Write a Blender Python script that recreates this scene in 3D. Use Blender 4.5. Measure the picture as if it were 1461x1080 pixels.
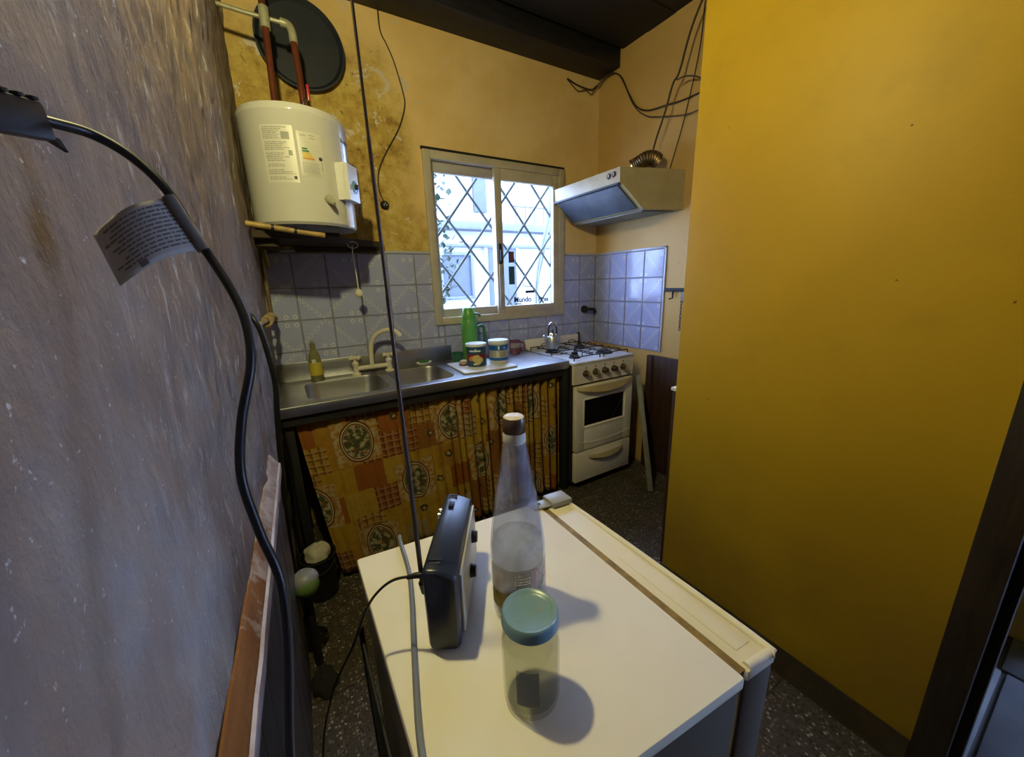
import bpy, bmesh, math, random
from math import sin, cos, pi, radians, sqrt, hypot, floor, atan2
from mathutils import Vector, Matrix, noise as mnoise

random.seed(7)
scene = bpy.context.scene
for o in list(bpy.data.objects):
    bpy.data.objects.remove(o, do_unlink=True)
COL = scene.collection

# ------------------------------------------------------------------ camera
cam_data = bpy.data.cameras.new('camera')
cam = bpy.data.objects.new('camera', cam_data)
COL.objects.link(cam)
cam_data.sensor_fit = 'HORIZONTAL'
cam_data.sensor_width = 36.0
cam_data.lens = 538.0 / 1461.0 * 36.0
cam_data.clip_start = 0.01
RX = Vector((0.85649, -0.51524, -0.03080))
RY = Vector((0.15310, 0.19662, 0.96845))
RZ = Vector((-0.49293, -0.83419, 0.24728))
cam.matrix_world = Matrix(((RX.x, RY.x, RZ.x, 0.0), (RX.y, RY.y, RZ.y, 0.0),
                           (RX.z, RY.z, RZ.z, 1.35), (0, 0, 0, 1)))
scene.camera = cam

# ------------------------------------------------------------------ world and exposure
world = bpy.data.worlds.new('overcast_sky')
scene.world = world
world.use_nodes = True
bgn = world.node_tree.nodes['Background']
bgn.inputs['Color'].default_value = (0.45, 0.62, 1.08, 1)
bgn.inputs['Strength'].default_value = 20.0
scene.view_settings.view_transform = 'Standard'
scene.view_settings.look = 'None'
scene.view_settings.gamma = 1.0
scene.view_settings.exposure = 0.15
scene.view_settings.use_curve_mapping = False
BULB_COLOR = (1.0, 0.90, 0.42)
BULB_STRENGTH = 1450.0
BULB_POS = (-0.01, 0.68, 2.22)

# ------------------------------------------------------------------ material helpers
class V:
    """a scalar node socket with operators"""
    def __init__(s, nt, sock): s.nt, s.s = nt, sock
    def m(s, op, b=None, c=None, clamp=False):
        n = s.nt.nodes.new('ShaderNodeMath'); n.operation = op; n.use_clamp = clamp
        s.nt.links.new(s.s, n.inputs[0])
        for i, q in ((1, b), (2, c)):
            if q is None: continue
            if isinstance(q, V): s.nt.links.new(q.s, n.inputs[i])
            else: n.inputs[i].default_value = q
        return V(s.nt, n.outputs[0])
    def __add__(s, b): return s.m('ADD', b)
    def __sub__(s, b): return s.m('SUBTRACT', b)
    def __mul__(s, b): return s.m('MULTIPLY', b)
    def __truediv__(s, b): return s.m('DIVIDE', b)
    def abs(s): return s.m('ABSOLUTE')
    def fract(s): return s.m('FRACT')
    def floor(s): return s.m('FLOOR')
    def lt(s, b): return s.m('LESS_THAN', b)
    def gt(s, b): return s.m('GREATER_THAN', b)
    def max(s, b): return s.m('MAXIMUM', b)
    def min(s, b): return s.m('MINIMUM', b)
    def inv(s): return (s * -1.0) + 1.0
    def sm(s, a, b):
        n = s.nt.nodes.new('ShaderNodeMapRange'); n.interpolation_type = 'SMOOTHSTEP'
        s.nt.links.new(s.s, n.inputs[0]); n.inputs[1].default_value = a; n.inputs[2].default_value = b
        return V(s.nt, n.outputs[0])
def hyp(a, b): return (a * a + b * b).m('SQRT')

class Mat:
    def __init__(self, name, rough=0.5, metal=0.0, spec=0.5):
        self.m = bpy.data.materials.new(name); self.m.use_nodes = True
        self.nt = self.m.node_tree; self.b = self.nt.nodes['Principled BSDF']
        self.b.inputs['Roughness'].default_value = rough
        self.b.inputs['Metallic'].default_value = metal
        self.b.inputs['Specular IOR Level'].default_value = spec
        self.tc = self.nt.nodes.new('ShaderNodeTexCoord')
    def vec(self, kind='Object', scale=(1, 1, 1)):
        mp = self.nt.nodes.new('ShaderNodeMapping')
        mp.inputs['Scale'].default_value = scale
        self.nt.links.new(self.tc.outputs[kind], mp.inputs[0])
        return mp.outputs[0]
    def xyz(self, kind='Object'):
        n = self.nt.nodes.new('ShaderNodeSeparateXYZ')
        self.nt.links.new(self.tc.outputs[kind], n.inputs[0])
        return [V(self.nt, n.outputs[i]) for i in range(3)]
    def noise(self, scale=5.0, detail=4.0, rough=0.55, kind='Object', stretch=(1, 1, 1), dist=0.0):
        n = self.nt.nodes.new('ShaderNodeTexNoise')
        n.inputs['Scale'].default_value = scale; n.inputs['Detail'].default_value = detail
        n.inputs['Roughness'].default_value = rough; n.inputs['Distortion'].default_value = dist
        self.nt.links.new(self.vec(kind, stretch), n.inputs['Vector'])
        return V(self.nt, n.outputs[0])
    def voro(self, scale=5.0, kind='Object', feature='F1', out='Distance', stretch=(1, 1, 1), rand=1.0):
        n = self.nt.nodes.new('ShaderNodeTexVoronoi'); n.feature = feature
        n.inputs['Scale'].default_value = scale
        if 'Randomness' in n.inputs: n.inputs['Randomness'].default_value = rand
        self.nt.links.new(self.vec(kind, stretch), n.inputs['Vector'])
        return n.outputs[out] if out == 'Color' else V(self.nt, n.outputs[out])
    def cell(self, a, b, seed=0.0):
        c = self.nt.nodes.new('ShaderNodeCombineXYZ')
        self.nt.links.new(a.s, c.inputs[0]); self.nt.links.new(b.s, c.inputs[1]); c.inputs[2].default_value = seed
        n = self.nt.nodes.new('ShaderNodeTexWhiteNoise'); n.noise_dimensions = '3D'
        self.nt.links.new(c.outputs[0], n.inputs['Vector'])
        return V(self.nt, n.outputs['Value'])
    def mix(self, f, a, b, mode='MIX'):
        n = self.nt.nodes.new('ShaderNodeMix'); n.data_type = 'RGBA'; n.blend_type = mode
        if isinstance(f, V): self.nt.links.new(f.s, n.inputs[0])
        else: n.inputs[0].default_value = f
        for i, q in ((6, a), (7, b)):
            if isinstance(q, tuple): n.inputs[i].default_value = (*q, 1) if len(q) == 3 else q
            else: self.nt.links.new(q, n.inputs[i])
        return n.outputs[2]
    def ramp(self, v, stops, const=False):
        n = self.nt.nodes.new('ShaderNodeValToRGB')
        if const: n.color_ramp.interpolation = 'CONSTANT'
        el = n.color_ramp.elements
        while len(el) < len(stops): el.new(0.5)
        for e, (p, c) in zip(el, stops): e.position = p; e.color = (*c, 1)
        self.nt.links.new(v.s, n.inputs[0]); return n.outputs[0]
    def color(self, c):
        if isinstance(c, tuple): self.b.inputs['Base Color'].default_value = (*c, 1)
        else: self.nt.links.new(c, self.b.inputs['Base Color'])
        return self
    def roughness(self, v): self.nt.links.new(v.s, self.b.inputs['Roughness']); return self
    def bump(self, v, strength=0.3, dist=0.01):
        n = self.nt.nodes.new('ShaderNodeBump'); n.inputs['Strength'].default_value = strength
        n.inputs['Distance'].default_value = dist
        self.nt.links.new(v.s, n.inputs['Height']); self.nt.links.new(n.outputs[0], self.b.inputs['Normal'])
        return self

def plain(name, c1, c2=None, rough=0.5, metal=0.0, scale=9.0, bump=0.0, bscale=60.0, stretch=(1, 1, 1), spec=0.5):
    k = Mat(name, rough, metal, spec)
    c2 = c2 or tuple(x * 0.8 for x in c1)
    k.color(k.mix(k.noise(scale, 5, 0.6, stretch=stretch).sm(0.3, 0.7), c1, c2))
    if bump: k.bump(k.noise(bscale, 4, stretch=stretch), bump, 0.004)
    return k.m

def glassy(name, tint, gloss=0.9, dust=0.0, dustcol=(0.8, 0.82, 0.9), ior=1.45):
    m = bpy.data.materials.new(name); m.use_nodes = True
    nt = m.node_tree; nt.nodes.remove(nt.nodes['Principled BSDF']); out = nt.nodes['Material Output']
    tr = nt.nodes.new('ShaderNodeBsdfTransparent'); tr.inputs[0].default_value = (*tint, 1)
    gl = nt.nodes.new('ShaderNodeBsdfGlossy'); gl.inputs['Roughness'].default_value = 0.04
    fr = nt.nodes.new('ShaderNodeFresnel'); fr.inputs[0].default_value = ior
    ge = nt.nodes.new('ShaderNodeNewGeometry')
    f = V(nt, fr.outputs[0]) * gloss * V(nt, ge.outputs['Backfacing']).inv()
    mx = nt.nodes.new('ShaderNodeMixShader')
    nt.links.new(f.s, mx.inputs[0]); nt.links.new(tr.outputs[0], mx.inputs[1]); nt.links.new(gl.outputs[0], mx.inputs[2])
    last = mx
    if dust:
        tc = nt.nodes.new('ShaderNodeTexCoord'); nz = nt.nodes.new('ShaderNodeTexNoise')
        nz.inputs['Scale'].default_value = 16; nz.inputs['Detail'].default_value = 6
        nt.links.new(tc.outputs['Object'], nz.inputs['Vector'])
        df = nt.nodes.new('ShaderNodeBsdfDiffuse'); df.inputs[0].default_value = (*dustcol, 1)
        fac = V(nt, nz.outputs[0]).sm(0.25, 0.8) * dust
        m2 = nt.nodes.new('ShaderNodeMixShader')
        nt.links.new(fac.s, m2.inputs[0]); nt.links.new(mx.outputs[0], m2.inputs[1]); nt.links.new(df.outputs[0], m2.inputs[2])
        last = m2
    nt.links.new(last.outputs[0], out.inputs['Surface'])
    return m

# ------------------------------------------------------------------ mesh helpers
ROOT = {}
def spline(pts, k=6):
    pts = [Vector(p) for p in pts]
    P = [pts[0] * 2 - pts[1]] + pts + [pts[-1] * 2 - pts[-2]]
    out = []
    for i in range(1, len(P) - 2):
        p0, p1, p2, p3 = P[i - 1:i + 3]
        for j in range(k):
            t = j / k
            out.append(0.5 * ((2 * p1) + (p2 - p0) * t + (2 * p0 - 5 * p1 + 4 * p2 - p3) * t * t + (3 * p1 - p0 - 3 * p2 + p3) * t ** 3))
    out.append(pts[-1]); return out

class MB:
    def __init__(s): s.v = []; s.f = []; s.uv = {}
    def add(s, vs, fs):
        o = len(s.v); s.v += [Vector(q) for q in vs]; s.f += [tuple(i + o for i in q) for q in fs]; return s
    def box(s, x0, x1, y0, y1, z0, z1, bev=0.0, M=None):
        if bev:
            bm = bmesh.new(); bmesh.ops.create_cube(bm, size=1.0)
            for q in bm.verts:
                q.co = Vector(((x0 + x1) / 2 + q.co.x * (x1 - x0), (y0 + y1) / 2 + q.co.y * (y1 - y0), (z0 + z1) / 2 + q.co.z * (z1 - z0)))
            bmesh.ops.bevel(bm, geom=list(bm.edges), offset=bev, segments=2, affect='EDGES', profile=0.5)
            bm.verts.index_update()
            vs = [q.co.copy() for q in bm.verts]; fs = [tuple(q.index for q in f.verts) for f in bm.faces]; bm.free()
        else:
            vs = [Vector((x, y, z)) for x in (x0, x1) for y in (y0, y1) for z in (z0, z1)]
            fs = [(0, 1, 3, 2), (4, 6, 7, 5), (0, 4, 5, 1), (2, 3, 7, 6), (0, 2, 6, 4), (1, 5, 7, 3)]
        if M: vs = [M @ q for q in vs]
        return s.add(vs, fs)
    def tube(s, pts, r, n=10, caps=True, closed=False):
        pts = [Vector(p) for p in pts]; N = len(pts)
        rs = r if isinstance(r, (list, tuple)) else [r] * N
        T = []
        for i in range(N):
            a = pts[(i - 1) % N] if (closed or i > 0) else pts[i]
            b = pts[(i + 1) % N] if (closed or i < N - 1) else pts[i]
            T.append((b - a).normalized())
        up = Vector((0, 0, 1)) if abs(T[0].z) < 0.9 else Vector((1, 0, 0))
        nrm = T[0].cross(up).normalized(); vs = []
        for i in range(N):
            nrm = (nrm - T[i] * nrm.dot(T[i])).normalized(); bi = T[i].cross(nrm)
            for j in range(n):
                a = 2 * pi * j / n; vs.append(pts[i] + (nrm * cos(a) + bi * sin(a)) * rs[i])
        fs = []
        for i in range(N if closed else N - 1):
            k = (i + 1) % N
            for j in range(n):
                fs.append((i * n + j, i * n + (j + 1) % n, k * n + (j + 1) % n, k * n + j))
        if caps and not closed:
            fs.append(tuple(reversed(range(n)))); fs.append(tuple((N - 1) * n + j for j in range(n)))
        return s.add(vs, fs)
    def lathe(s, prof, c=(0, 0, 0), n=32, M=None, close=False):
        c = Vector(c); vs = []; fs = []; ring = []
        for (r, z) in prof:
            if r < 1e-6: ring.append([len(vs)]); vs.append(Vector((0, 0, z)))
            else:
                ring.append(list(range(len(vs), len(vs) + n)))
                vs += [Vector((r * cos(2 * pi * j / n), r * sin(2 * pi * j / n), z)) for j in range(n)]
        pairs = list(zip(ring, ring[1:])) + ([(ring[-1], ring[0])] if close else [])
        for a, b in pairs:
            for j in range(n):
                k = (j + 1) % n
                if len(a) == 1 and len(b) == 1: continue
                if len(a) == 1: fs.append((a[0], b[k], b[j]))
                elif len(b) == 1: fs.append((a[j], a[k], b[0]))
                else: fs.append((a[j], a[k], b[k], b[j]))
        if M: vs = [M @ q for q in vs]
        return s.add([q + c for q in vs], fs)
    def prism(s, poly, axis, a0, a1):
        n = len(poly); o = []
        for a in (a0, a1):
            for (p, q) in poly:
                o.append({'x': (a, p, q), 'y': (p, a, q), 'z': (p, q, a)}[axis])
        fs = [tuple(reversed(range(n))), tuple(range(n, 2 * n))]
        fs += [(i, (i + 1) % n, n + (i + 1) % n, n + i) for i in range(n)]
        return s.add(o, fs)
    def ball(s, c, r, n=16, sq=(1, 1, 1)):
        k = max(4, n // 2)
        prof = [(r * sin(pi * i / k), -r * cos(pi * i / k)) for i in range(k + 1)]
        return s.lathe(prof, c, n, Matrix.Diagonal((sq[0], sq[1], sq[2], 1)))
    def grid(s, nu, nv, fn, uvfn=None):
        o = len(s.v); fo = len(s.f)
        s.v += [Vector(fn(i / nu, j / nv)) for j in range(nv + 1) for i in range(nu + 1)]
        for j in range(nv):
            for i in range(nu):
                a = o + j * (nu + 1) + i
                s.f.append((a, a + 1, a + nu + 2, a + nu + 1))
                if uvfn: s.uv[len(s.f) - 1] = [uvfn((i + p) / nu, (j + q) / nv) for p, q in ((0, 0), (1, 0), (1, 1), (0, 1))]
        return s
    def build(s, name, mat, parent=None, smooth=True, angle=38, solid=0.0):
        me = bpy.data.meshes.new(name)
        off = ROOT.get(parent.name, Vector((0, 0, 0))) if parent else Vector((0, 0, 0))
        me.from_pydata([tuple(q - off) for q in s.v], [], s.f)
        if s.uv:
            ul = me.uv_layers.new(name='UVMap')
            for p in me.polygons:
                if p.index in s.uv:
                    for li, uv in zip(p.loop_indices, s.uv[p.index]): ul.data[li].uv = uv
        bm = bmesh.new(); bm.from_mesh(me); bmesh.ops.recalc_face_normals(bm, faces=bm.faces); bm.to_mesh(me); bm.free()
        if smooth:
            me.polygons.foreach_set('use_smooth', [True] * len(me.polygons)); me.set_sharp_from_angle(angle=radians(angle))
        me.materials.append(mat); me.update()
        o = bpy.data.objects.new(name, me); COL.objects.link(o)
        if parent: o.parent = parent; ROOT[o.name] = off
        if solid:
            md = o.modifiers.new('solid', 'SOLIDIFY'); md.thickness = solid; md.offset = 0
        return o

def tag(o, label, cat, group=None, kind=None):
    o['label'] = label; o['category'] = cat
    if group: o['group'] = group
    if kind: o['kind'] = kind
    return o
def thing(name, label, cat, loc, group=None):
    o = bpy.data.objects.new(name, None); COL.objects.link(o)
    o.location = loc; o.empty_display_size = 0.05; ROOT[o.name] = Vector(loc)
    return tag(o, label, cat, group)
def solo(name, mb, mat, loc, label, cat, group=None, **kw):
    """a thing that is a single mesh, origin at loc"""
    o = mb.build(name, mat, None, **kw); off = Vector(loc)
    o.data.transform(Matrix.Translation(-off)); o.location = off
    return tag(o, label, cat, group)
def struct(name, mb, mat, parent=None, **kw):
    o = mb.build(name, mat, parent, **kw)
    if not parent: o['kind'] = 'structure'
    return o
def lettering(name, body, size, mat, M, parent, wrap=None):
    cu = bpy.data.curves.new('lettering', 'FONT'); cu.body = body; cu.size = size
    cu.align_x = 'CENTER'; cu.align_y = 'CENTER'; cu.extrude = 0.0003; cu.offset = size * 0.04
    t = bpy.data.objects.new('lettering', cu); COL.objects.link(t)
    dg = bpy.context.evaluated_depsgraph_get(); dg.update()
    me = bpy.data.meshes.new_from_object(t.evaluated_get(dg))
    bpy.data.objects.remove(t, do_unlink=True)
    off = ROOT.get(parent.name, Vector((0, 0, 0)))
    for q in me.vertices: q.co = (M @ q.co) - off
    me.materials.clear(); me.materials.append(mat)
    o = bpy.data.objects.new(name, me); COL.objects.link(o); o.parent = parent; return o

# ------------------------------------------------------------------ materials
def mat_left_wall():
    k = Mat('rough grey plaster', 0.75, spec=0.3)
    x, y, z = k.xyz()
    big = k.noise(2.2, 5, 0.6); fine = k.noise(60, 6, 0.7); streak = k.noise(7, 6, 0.7, stretch=(1, 2.6, 0.8), dist=0.6)
    patch = k.noise(9, 5, 0.65, stretch=(1, 1.6, .7))
    c = k.ramp(big, [(0.3, (0.18, 0.138, 0.122)), (0.5, (0.245, 0.21, 0.20)), (0.7, (0.30, 0.28, 0.285))])
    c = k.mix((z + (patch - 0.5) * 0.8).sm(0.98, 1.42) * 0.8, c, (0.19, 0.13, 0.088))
    c = k.mix(streak.sm(0.56, 0.66) * y.sm(0.35, 0.9), c, (0.13, 0.12, 0.11))
    c = k.mix(k.noise(22, 5, 0.7, stretch=(1, 2.2, .7)).sm(0.56, 0.66) * y.sm(0.3, 0.8) * 0.8, c, (0.46, 0.43, 0.39))
    c = k.mix(k.noise(130, 3).sm(0.66, 0.74), c, (0.46, 0.42, 0.38))
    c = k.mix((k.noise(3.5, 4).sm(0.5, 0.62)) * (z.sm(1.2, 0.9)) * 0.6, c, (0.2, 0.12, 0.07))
    k.color(c); rel = k.noise(26, 6, 0.72, stretch=(1, 2.4, 0.7), dist=0.8) * (y.sm(0.25, 0.8) * 2.6)
    k.bump(rel + fine * 0.42 + k.noise(14, 5, 0.6, stretch=(1, 1.5, .7)) * 1.3 + k.noise(170, 3) * 0.12, 0.6, 0.006)
    return k.m
def mat_back_wall():
    k = Mat('peeling ochre paint', 0.7, spec=0.25)
    x, y, z = k.xyz()
    n1 = k.noise(2.5, 6, 0.6); n2 = k.noise(11, 6, 0.7); n3 = k.noise(26, 5, 0.7)
    base = k.mix(n1.sm(0.35, 0.65), (0.78, 0.57, 0.27), (0.70, 0.48, 0.19))
    edge = x + (n1 - 0.5) * 0.9 + (z - 2.1) * 0.35
    damp = edge.sm(0.86, 0.55) * z.sm(2.75, 2.3)
    d = k.ramp(n2, [(0.3, (0.18, 0.095, 0.02)), (0.42, (0.40, 0.26, 0.055)), (0.58, (0.54, 0.39, 0.10)), (0.75, (0.62, 0.51, 0.28))])
    c = k.mix(damp, base, d)
    c = k.mix(n3.sm(0.6, 0.68) * damp * 0.8, c, (0.13, 0.07, 0.02))
    c = k.mix(k.noise(6, 6, 0.7, dist=1.2).sm(0.60, 0.63) * (x + (n2 - .5)).sm(1.05, 0.8), c, (0.60, 0.52, 0.42))
    k.color(c); k.bump(n2 * (damp + 0.15) + n3 * 0.25 * (damp + 0.2), 0.6, 0.01)
    return k.m
def mat_ochre(name, a, b, dark=None):
    k = Mat(name, 0.55, spec=0.3)
    x, y, z = k.xyz()
    c = k.mix(k.noise(1.6, 5, 0.55).sm(0.3, 0.7), a, b)
    c = k.mix(k.noise(5, 6, 0.6).sm(0.55, 0.75) * 0.35, c, dark or tuple(q * 0.7 for q in a))
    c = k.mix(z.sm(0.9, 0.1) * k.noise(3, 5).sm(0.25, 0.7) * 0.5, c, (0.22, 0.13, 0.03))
    c = k.mix(k.noise(38, 2).sm(0.765, 0.785), c, (0.12, 0.06, 0.01))
    k.color(c); k.bump(k.noise(18, 4) + k.noise(110, 3) * 0.4, 0.12, 0.006)
    return k.m
def mat_tile():
    k = Mat('patterned pale blue tile', 0.14, spec=0.6)
    u, v, w = k.xyz('UV')
    base = k.mix(k.noise(3, 4).sm(0.3, 0.7), (0.37, 0.405, 0.63), (0.315, 0.345, 0.56))
    p = (u * 0.5).fract() * 2.0 - 1.0; q = (v * 0.5).fract() * 2.0 - 1.0
    ap, aq = p.abs(), q.abs()
    s = ap - aq; t = ap + aq - 1.0
    dot = hyp(((s * 4.5).fract() - 0.5) * 0.222, t)
    dot2 = hyp(((s * 4.5 + 0.5).fract() - 0.5) * 0.222, t.abs() - 0.075)
    def petals(a, b):
        return hyp((a - 0.13).abs(), (b - 0.13).abs())
    pc = petals(ap, aq); pk = petals(ap.inv(), aq.inv())
    fl = pc.min(pk)
    light = dot.lt(0.066).max(fl.lt(0.07)).max(dot2.lt(0.028))
    core = dot.lt(0.022).max(fl.lt(0.022))
    c = k.mix(light * 0.7, base, (0.60, 0.62, 0.66))
    c = k.mix(core, c, (0.15, 0.17, 0.25))
    leaf = hyp(((s * 4.5 + 0.25).fract() - 0.5) * 0.222, t.abs() - 0.05).lt(0.024)
    c = k.mix(leaf * 0.6, c, (0.17, 0.19, 0.27))
    k.color(c); k.bump(k.noise(6, 3), 0.05, 0.004)
    return k.m
def mat_terrazzo():
    k = Mat('dark terrazzo', 0.45, spec=0.4)
    d = k.voro(105, out='Distance'); c = k.voro(105, out='Color')
    sep = k.nt.nodes.new('ShaderNodeSeparateXYZ'); k.nt.links.new(c, sep.inputs[0])
    r = V(k.nt, sep.outputs[0])
    g = k.ramp(r, [(0.0, (0.02, 0.016, 0.012)), (0.3, (0.05, 0.04, 0.028)), (0.52, (0.10, 0.08, 0.058)), (0.74, (0.19, 0.16, 0.125)), (0.92, (0.36, 0.33, 0.29))], True)
    g = k.mix(d.sm(0.35, 0.55), g, (0.055, 0.045, 0.032))
    g = k.mix(k.noise(3, 5).sm(0.45, 0.7) * 0.5, g, (0.05, 0.036, 0.02))
    k.color(g); k.bump(k.noise(40, 3), 0.08, 0.003)
    return k.m
def mat_curtain():
    k = Mat('patchwork curtain cloth', 0.9, spec=0.1)
    u, v, w = k.xyz('UV')
    wob = (k.noise(5, 2, kind='UV') - 0.5) * 0.02
    us, vs = (u + wob) / 0.145, (v + wob) / 0.13
    us = us + k.cell(vs.floor(), vs.floor(), 3.0) * 0.9
    r = k.cell(us.floor(), vs.floor(), 1.0)
    fu, fv = us.fract(), vs.fract()
    c = k.ramp(r, [(0.0, (0.34, 0.20, 0.02)), (0.22, (0.24, 0.072, 0.014)), (0.42, (0.36, 0.23, 0.03)), (0.58, (0.20, 0.08, 0.02)),
                   (0.72, (0.31, 0.16, 0.022)), (0.88, (0.28, 0.21, 0.09))], True)
    c = k.mix(k.noise(30, 4, kind='UV').sm(0.35, 0.75) * 0.45, c, (0.2, 0.10, 0.015))
    # tartan cells
    tart = k.cell(us.floor(), vs.floor(), 5.0).gt(0.70)
    lines = ((fu * 4.0).fract() - 0.5).abs().lt(0.14).max(((fv * 4.0).fract() - 0.5).abs().lt(0.14))
    dl = ((fu * 4.0 + 0.3).fract() - 0.5).abs().lt(0.12).max(((fv * 4.0 + 0.3).fract() - 0.5).abs().lt(0.12))
    c = k.mix(dl * tart * 0.75, c, (0.09, 0.018, 0.01))
    c = k.mix(lines * tart * 0.32, c, (0.40, 0.29, 0.15))
    # small flower in other cells
    fd = hyp(fu - 0.5, fv - 0.55)
    spot = k.cell(us.floor(), vs.floor(), 9.0).gt(0.45) * tart.inv()
    c = k.mix(fd.lt(0.16) * spot * k.noise(55, 2, kind='UV').sm(0.4, 0.5), c, (0.05, 0.045, 0.02))
    c = k.mix(fd.lt(0.05) * spot, c, (0.45, 0.28, 0.2))
    # oval medallions, staggered rows
    row = ((v + 0.04) / 0.27).floor(); off = (row * 0.5).fract() * 0.50
    ou = ((u + off + 0.02) / 0.50).fract() - 0.5; ov = ((v + 0.04) / 0.27).fract() - 0.5
    sq = (ou * 0.50).abs().max((ov * 0.27).abs())
    c = k.mix(sq.lt(0.105), c, k.mix(k.noise(40, 4, kind='UV').sm(0.4, 0.6), (0.38, 0.29, 0.14), (0.30, 0.14, 0.03)))
    od = hyp(ou * (0.50 / 0.078), ov * (0.27 / 0.103))
    ins = k.mix(k.noise(34, 4, kind='UV').sm(0.43, 0.52), (0.34, 0.29, 0.17), (0.065, 0.066, 0.03))
    ins = k.mix(k.noise(36, 3, kind='UV').sm(0.60, 0.64), ins, (0.30, 0.09, 0.02))
    c = k.mix(od.lt(1.0), c, (0.08, 0.025, 0.012))
    c = k.mix(od.lt(0.93), c, (0.40, 0.33, 0.18))
    c = k.mix(od.lt(0.86) * od.gt(0.8), c, (0.11, 0.035, 0.015))
    c = k.mix(od.lt(0.78), c, ins)
    k.color(c); k.bump(k.noise(300, 2, kind='UV'), 0.1, 0.002)
    return k.m
def mat_wood(name, a, b, rough=0.55, stretch=(8, 8, 1)):
    k = Mat(name, rough, spec=0.35)
    n = k.noise(6, 6, 0.65, stretch=stretch, dist=0.4)
    c = k.mix(n.sm(0.35, 0.65), a, b)
    k.color(k.mix(k.noise(2.5, 4).sm(0.5, 0.8) * 0.5, c, tuple(q * 0.5 for q in a)))
    k.bump(n, 0.2, 0.004)
    return k.m

def mat_steel(name, c=(0.62, 0.63, 0.65), rough=0.3):
    k = Mat(name, rough, 1.0)
    k.color(k.mix(k.noise(7, 5).sm(0.3, 0.7), c, tuple(q * 0.82 for q in c)))
    k.roughness(k.noise(30, 4, stretch=(0.2, 6, 6)) * 0.2 + (rough - 0.06))
    return k.m

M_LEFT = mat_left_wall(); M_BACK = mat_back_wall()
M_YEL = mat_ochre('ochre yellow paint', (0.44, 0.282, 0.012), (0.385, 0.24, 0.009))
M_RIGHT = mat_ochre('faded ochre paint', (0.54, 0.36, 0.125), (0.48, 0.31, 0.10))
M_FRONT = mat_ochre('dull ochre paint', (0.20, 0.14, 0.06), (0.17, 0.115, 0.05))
M_TILE = mat_tile(); M_TERR = mat_terrazzo(); M_CURT = mat_curtain()
M_GROUT = plain('grey grout', (0.16, 0.16, 0.17))
M_CEIL = mat_wood('blackened ceiling boards', (0.005, 0.004, 0.005), (0.009, 0.0075, 0.009), 0.6, (1, 8, 8))
M_BEAM = mat_wood('blackened beam', (0.008, 0.0075, 0.010), (0.014, 0.013, 0.018), 0.55, (1, 8, 8))
M_DKWOOD = mat_wood('dark brown wood', (0.030, 0.014, 0.008), (0.055, 0.026, 0.014), 0.5, (8, 8, 1))
M_FRAMEWOOD = mat_wood('very dark door wood', (0.018, 0.012, 0.009), (0.032, 0.022, 0.015), 0.6, (8, 8, 1))
def mat_rail():
    k = Mat('orange brown rail wood', 0.45, spec=0.35)
    x, y, z = k.xyz(); n = k.noise(6, 6, 0.65, stretch=(8, 1, 8))
    c = k.mix(n.sm(0.35, 0.65), (0.22, 0.095, 0.028), (0.15, 0.06, 0.018))
    w = (k.noise(16, 5, 0.65) + (y - 0.72) * 0.55).sm(0.48, 0.60)
    k.color(k.mix(w, c, k.mix(k.noise(30, 3).sm(0.4, 0.6), (0.40, 0.33, 0.30), (0.27, 0.20, 0.17))))
    k.bump(n + k.noise(40, 4), 0.3, 0.004); return k.m
M_RAILWOOD = mat_rail()
M_RAILEDGE = plain('worn pale rail edge', (0.44, 0.38, 0.38), (0.28, 0.2, 0.17), 0.5, scale=14)
M_PLANK = mat_wood('grey brown boards', (0.085, 0.075, 0.072), (0.05, 0.045, 0.045), 0.4, (8, 8, 1))
M_SKIRT = plain('grimy brown skirting', (0.055, 0.038, 0.02), (0.03, 0.022, 0.014), 0.6, scale=14)
M_ALU = plain('cream painted steel', (0.50, 0.44, 0.33), (0.42, 0.37, 0.28), 0.45)
M_ALU2 = plain('greyish painted steel', (0.42, 0.40, 0.36), (0.36, 0.33, 0.30), 0.4)
M_PANE = glassy('window glass', (0.97, 0.98, 1.0), 0.8)
M_BARS = plain('grey green bar paint', (0.10, 0.125, 0.12), (0.07, 0.09, 0.085), 0.5)
M_STEEL = mat_steel('brushed stainless steel', (0.46, 0.46, 0.47), 0.32)
M_CHROME = mat_steel('chrome', (0.75, 0.75, 0.76), 0.12)
M_ALUM = mat_steel('dull aluminium', (0.56, 0.57, 0.56), 0.34)
M_BLKIRON = plain('black painted iron', (0.012, 0.012, 0.014), (0.022, 0.02, 0.021), 0.6, spec=0.3)
M_BLACK = plain('black plastic', (0.008, 0.008, 0.009), (0.012, 0.012, 0.013), 0.4, spec=0.3)
M_RADIO = plain('black radio plastic', (0.013, 0.018, 0.036), (0.018, 0.024, 0.045), 0.30)
M_CABLE = plain('black cable rubber', (0.008, 0.008, 0.009), (0.012, 0.012, 0.013), 0.38, spec=0.35)
M_GREYCABLE = plain('grey cable', (0.15, 0.16, 0.19), (0.12, 0.13, 0.16), 0.4)
M_CREAM = plain('cream enamel', (0.80, 0.75, 0.63), (0.75, 0.69, 0.56), 0.28, scale=5)
M_CREAMH = plain('yellowed cream plastic', (0.60, 0.49, 0.26), (0.52, 0.41, 0.19), 0.4)
M_WHITE_EN = plain('white enamel hob', (0.60, 0.60, 0.60), (0.42, 0.40, 0.38), 0.3, scale=12)
M_OVENGL = plain('black oven glass', (0.006, 0.006, 0.009), (0.009, 0.009, 0.012), 0.08)
M_HEATER = plain('ivory enamel', (0.54, 0.53, 0.49), (0.51, 0.50, 0.46), 0.10, scale=3)
M_PAPER = plain('white label paper', (0.57, 0.555, 0.50), (0.54, 0.525, 0.47), 0.4)
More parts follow.
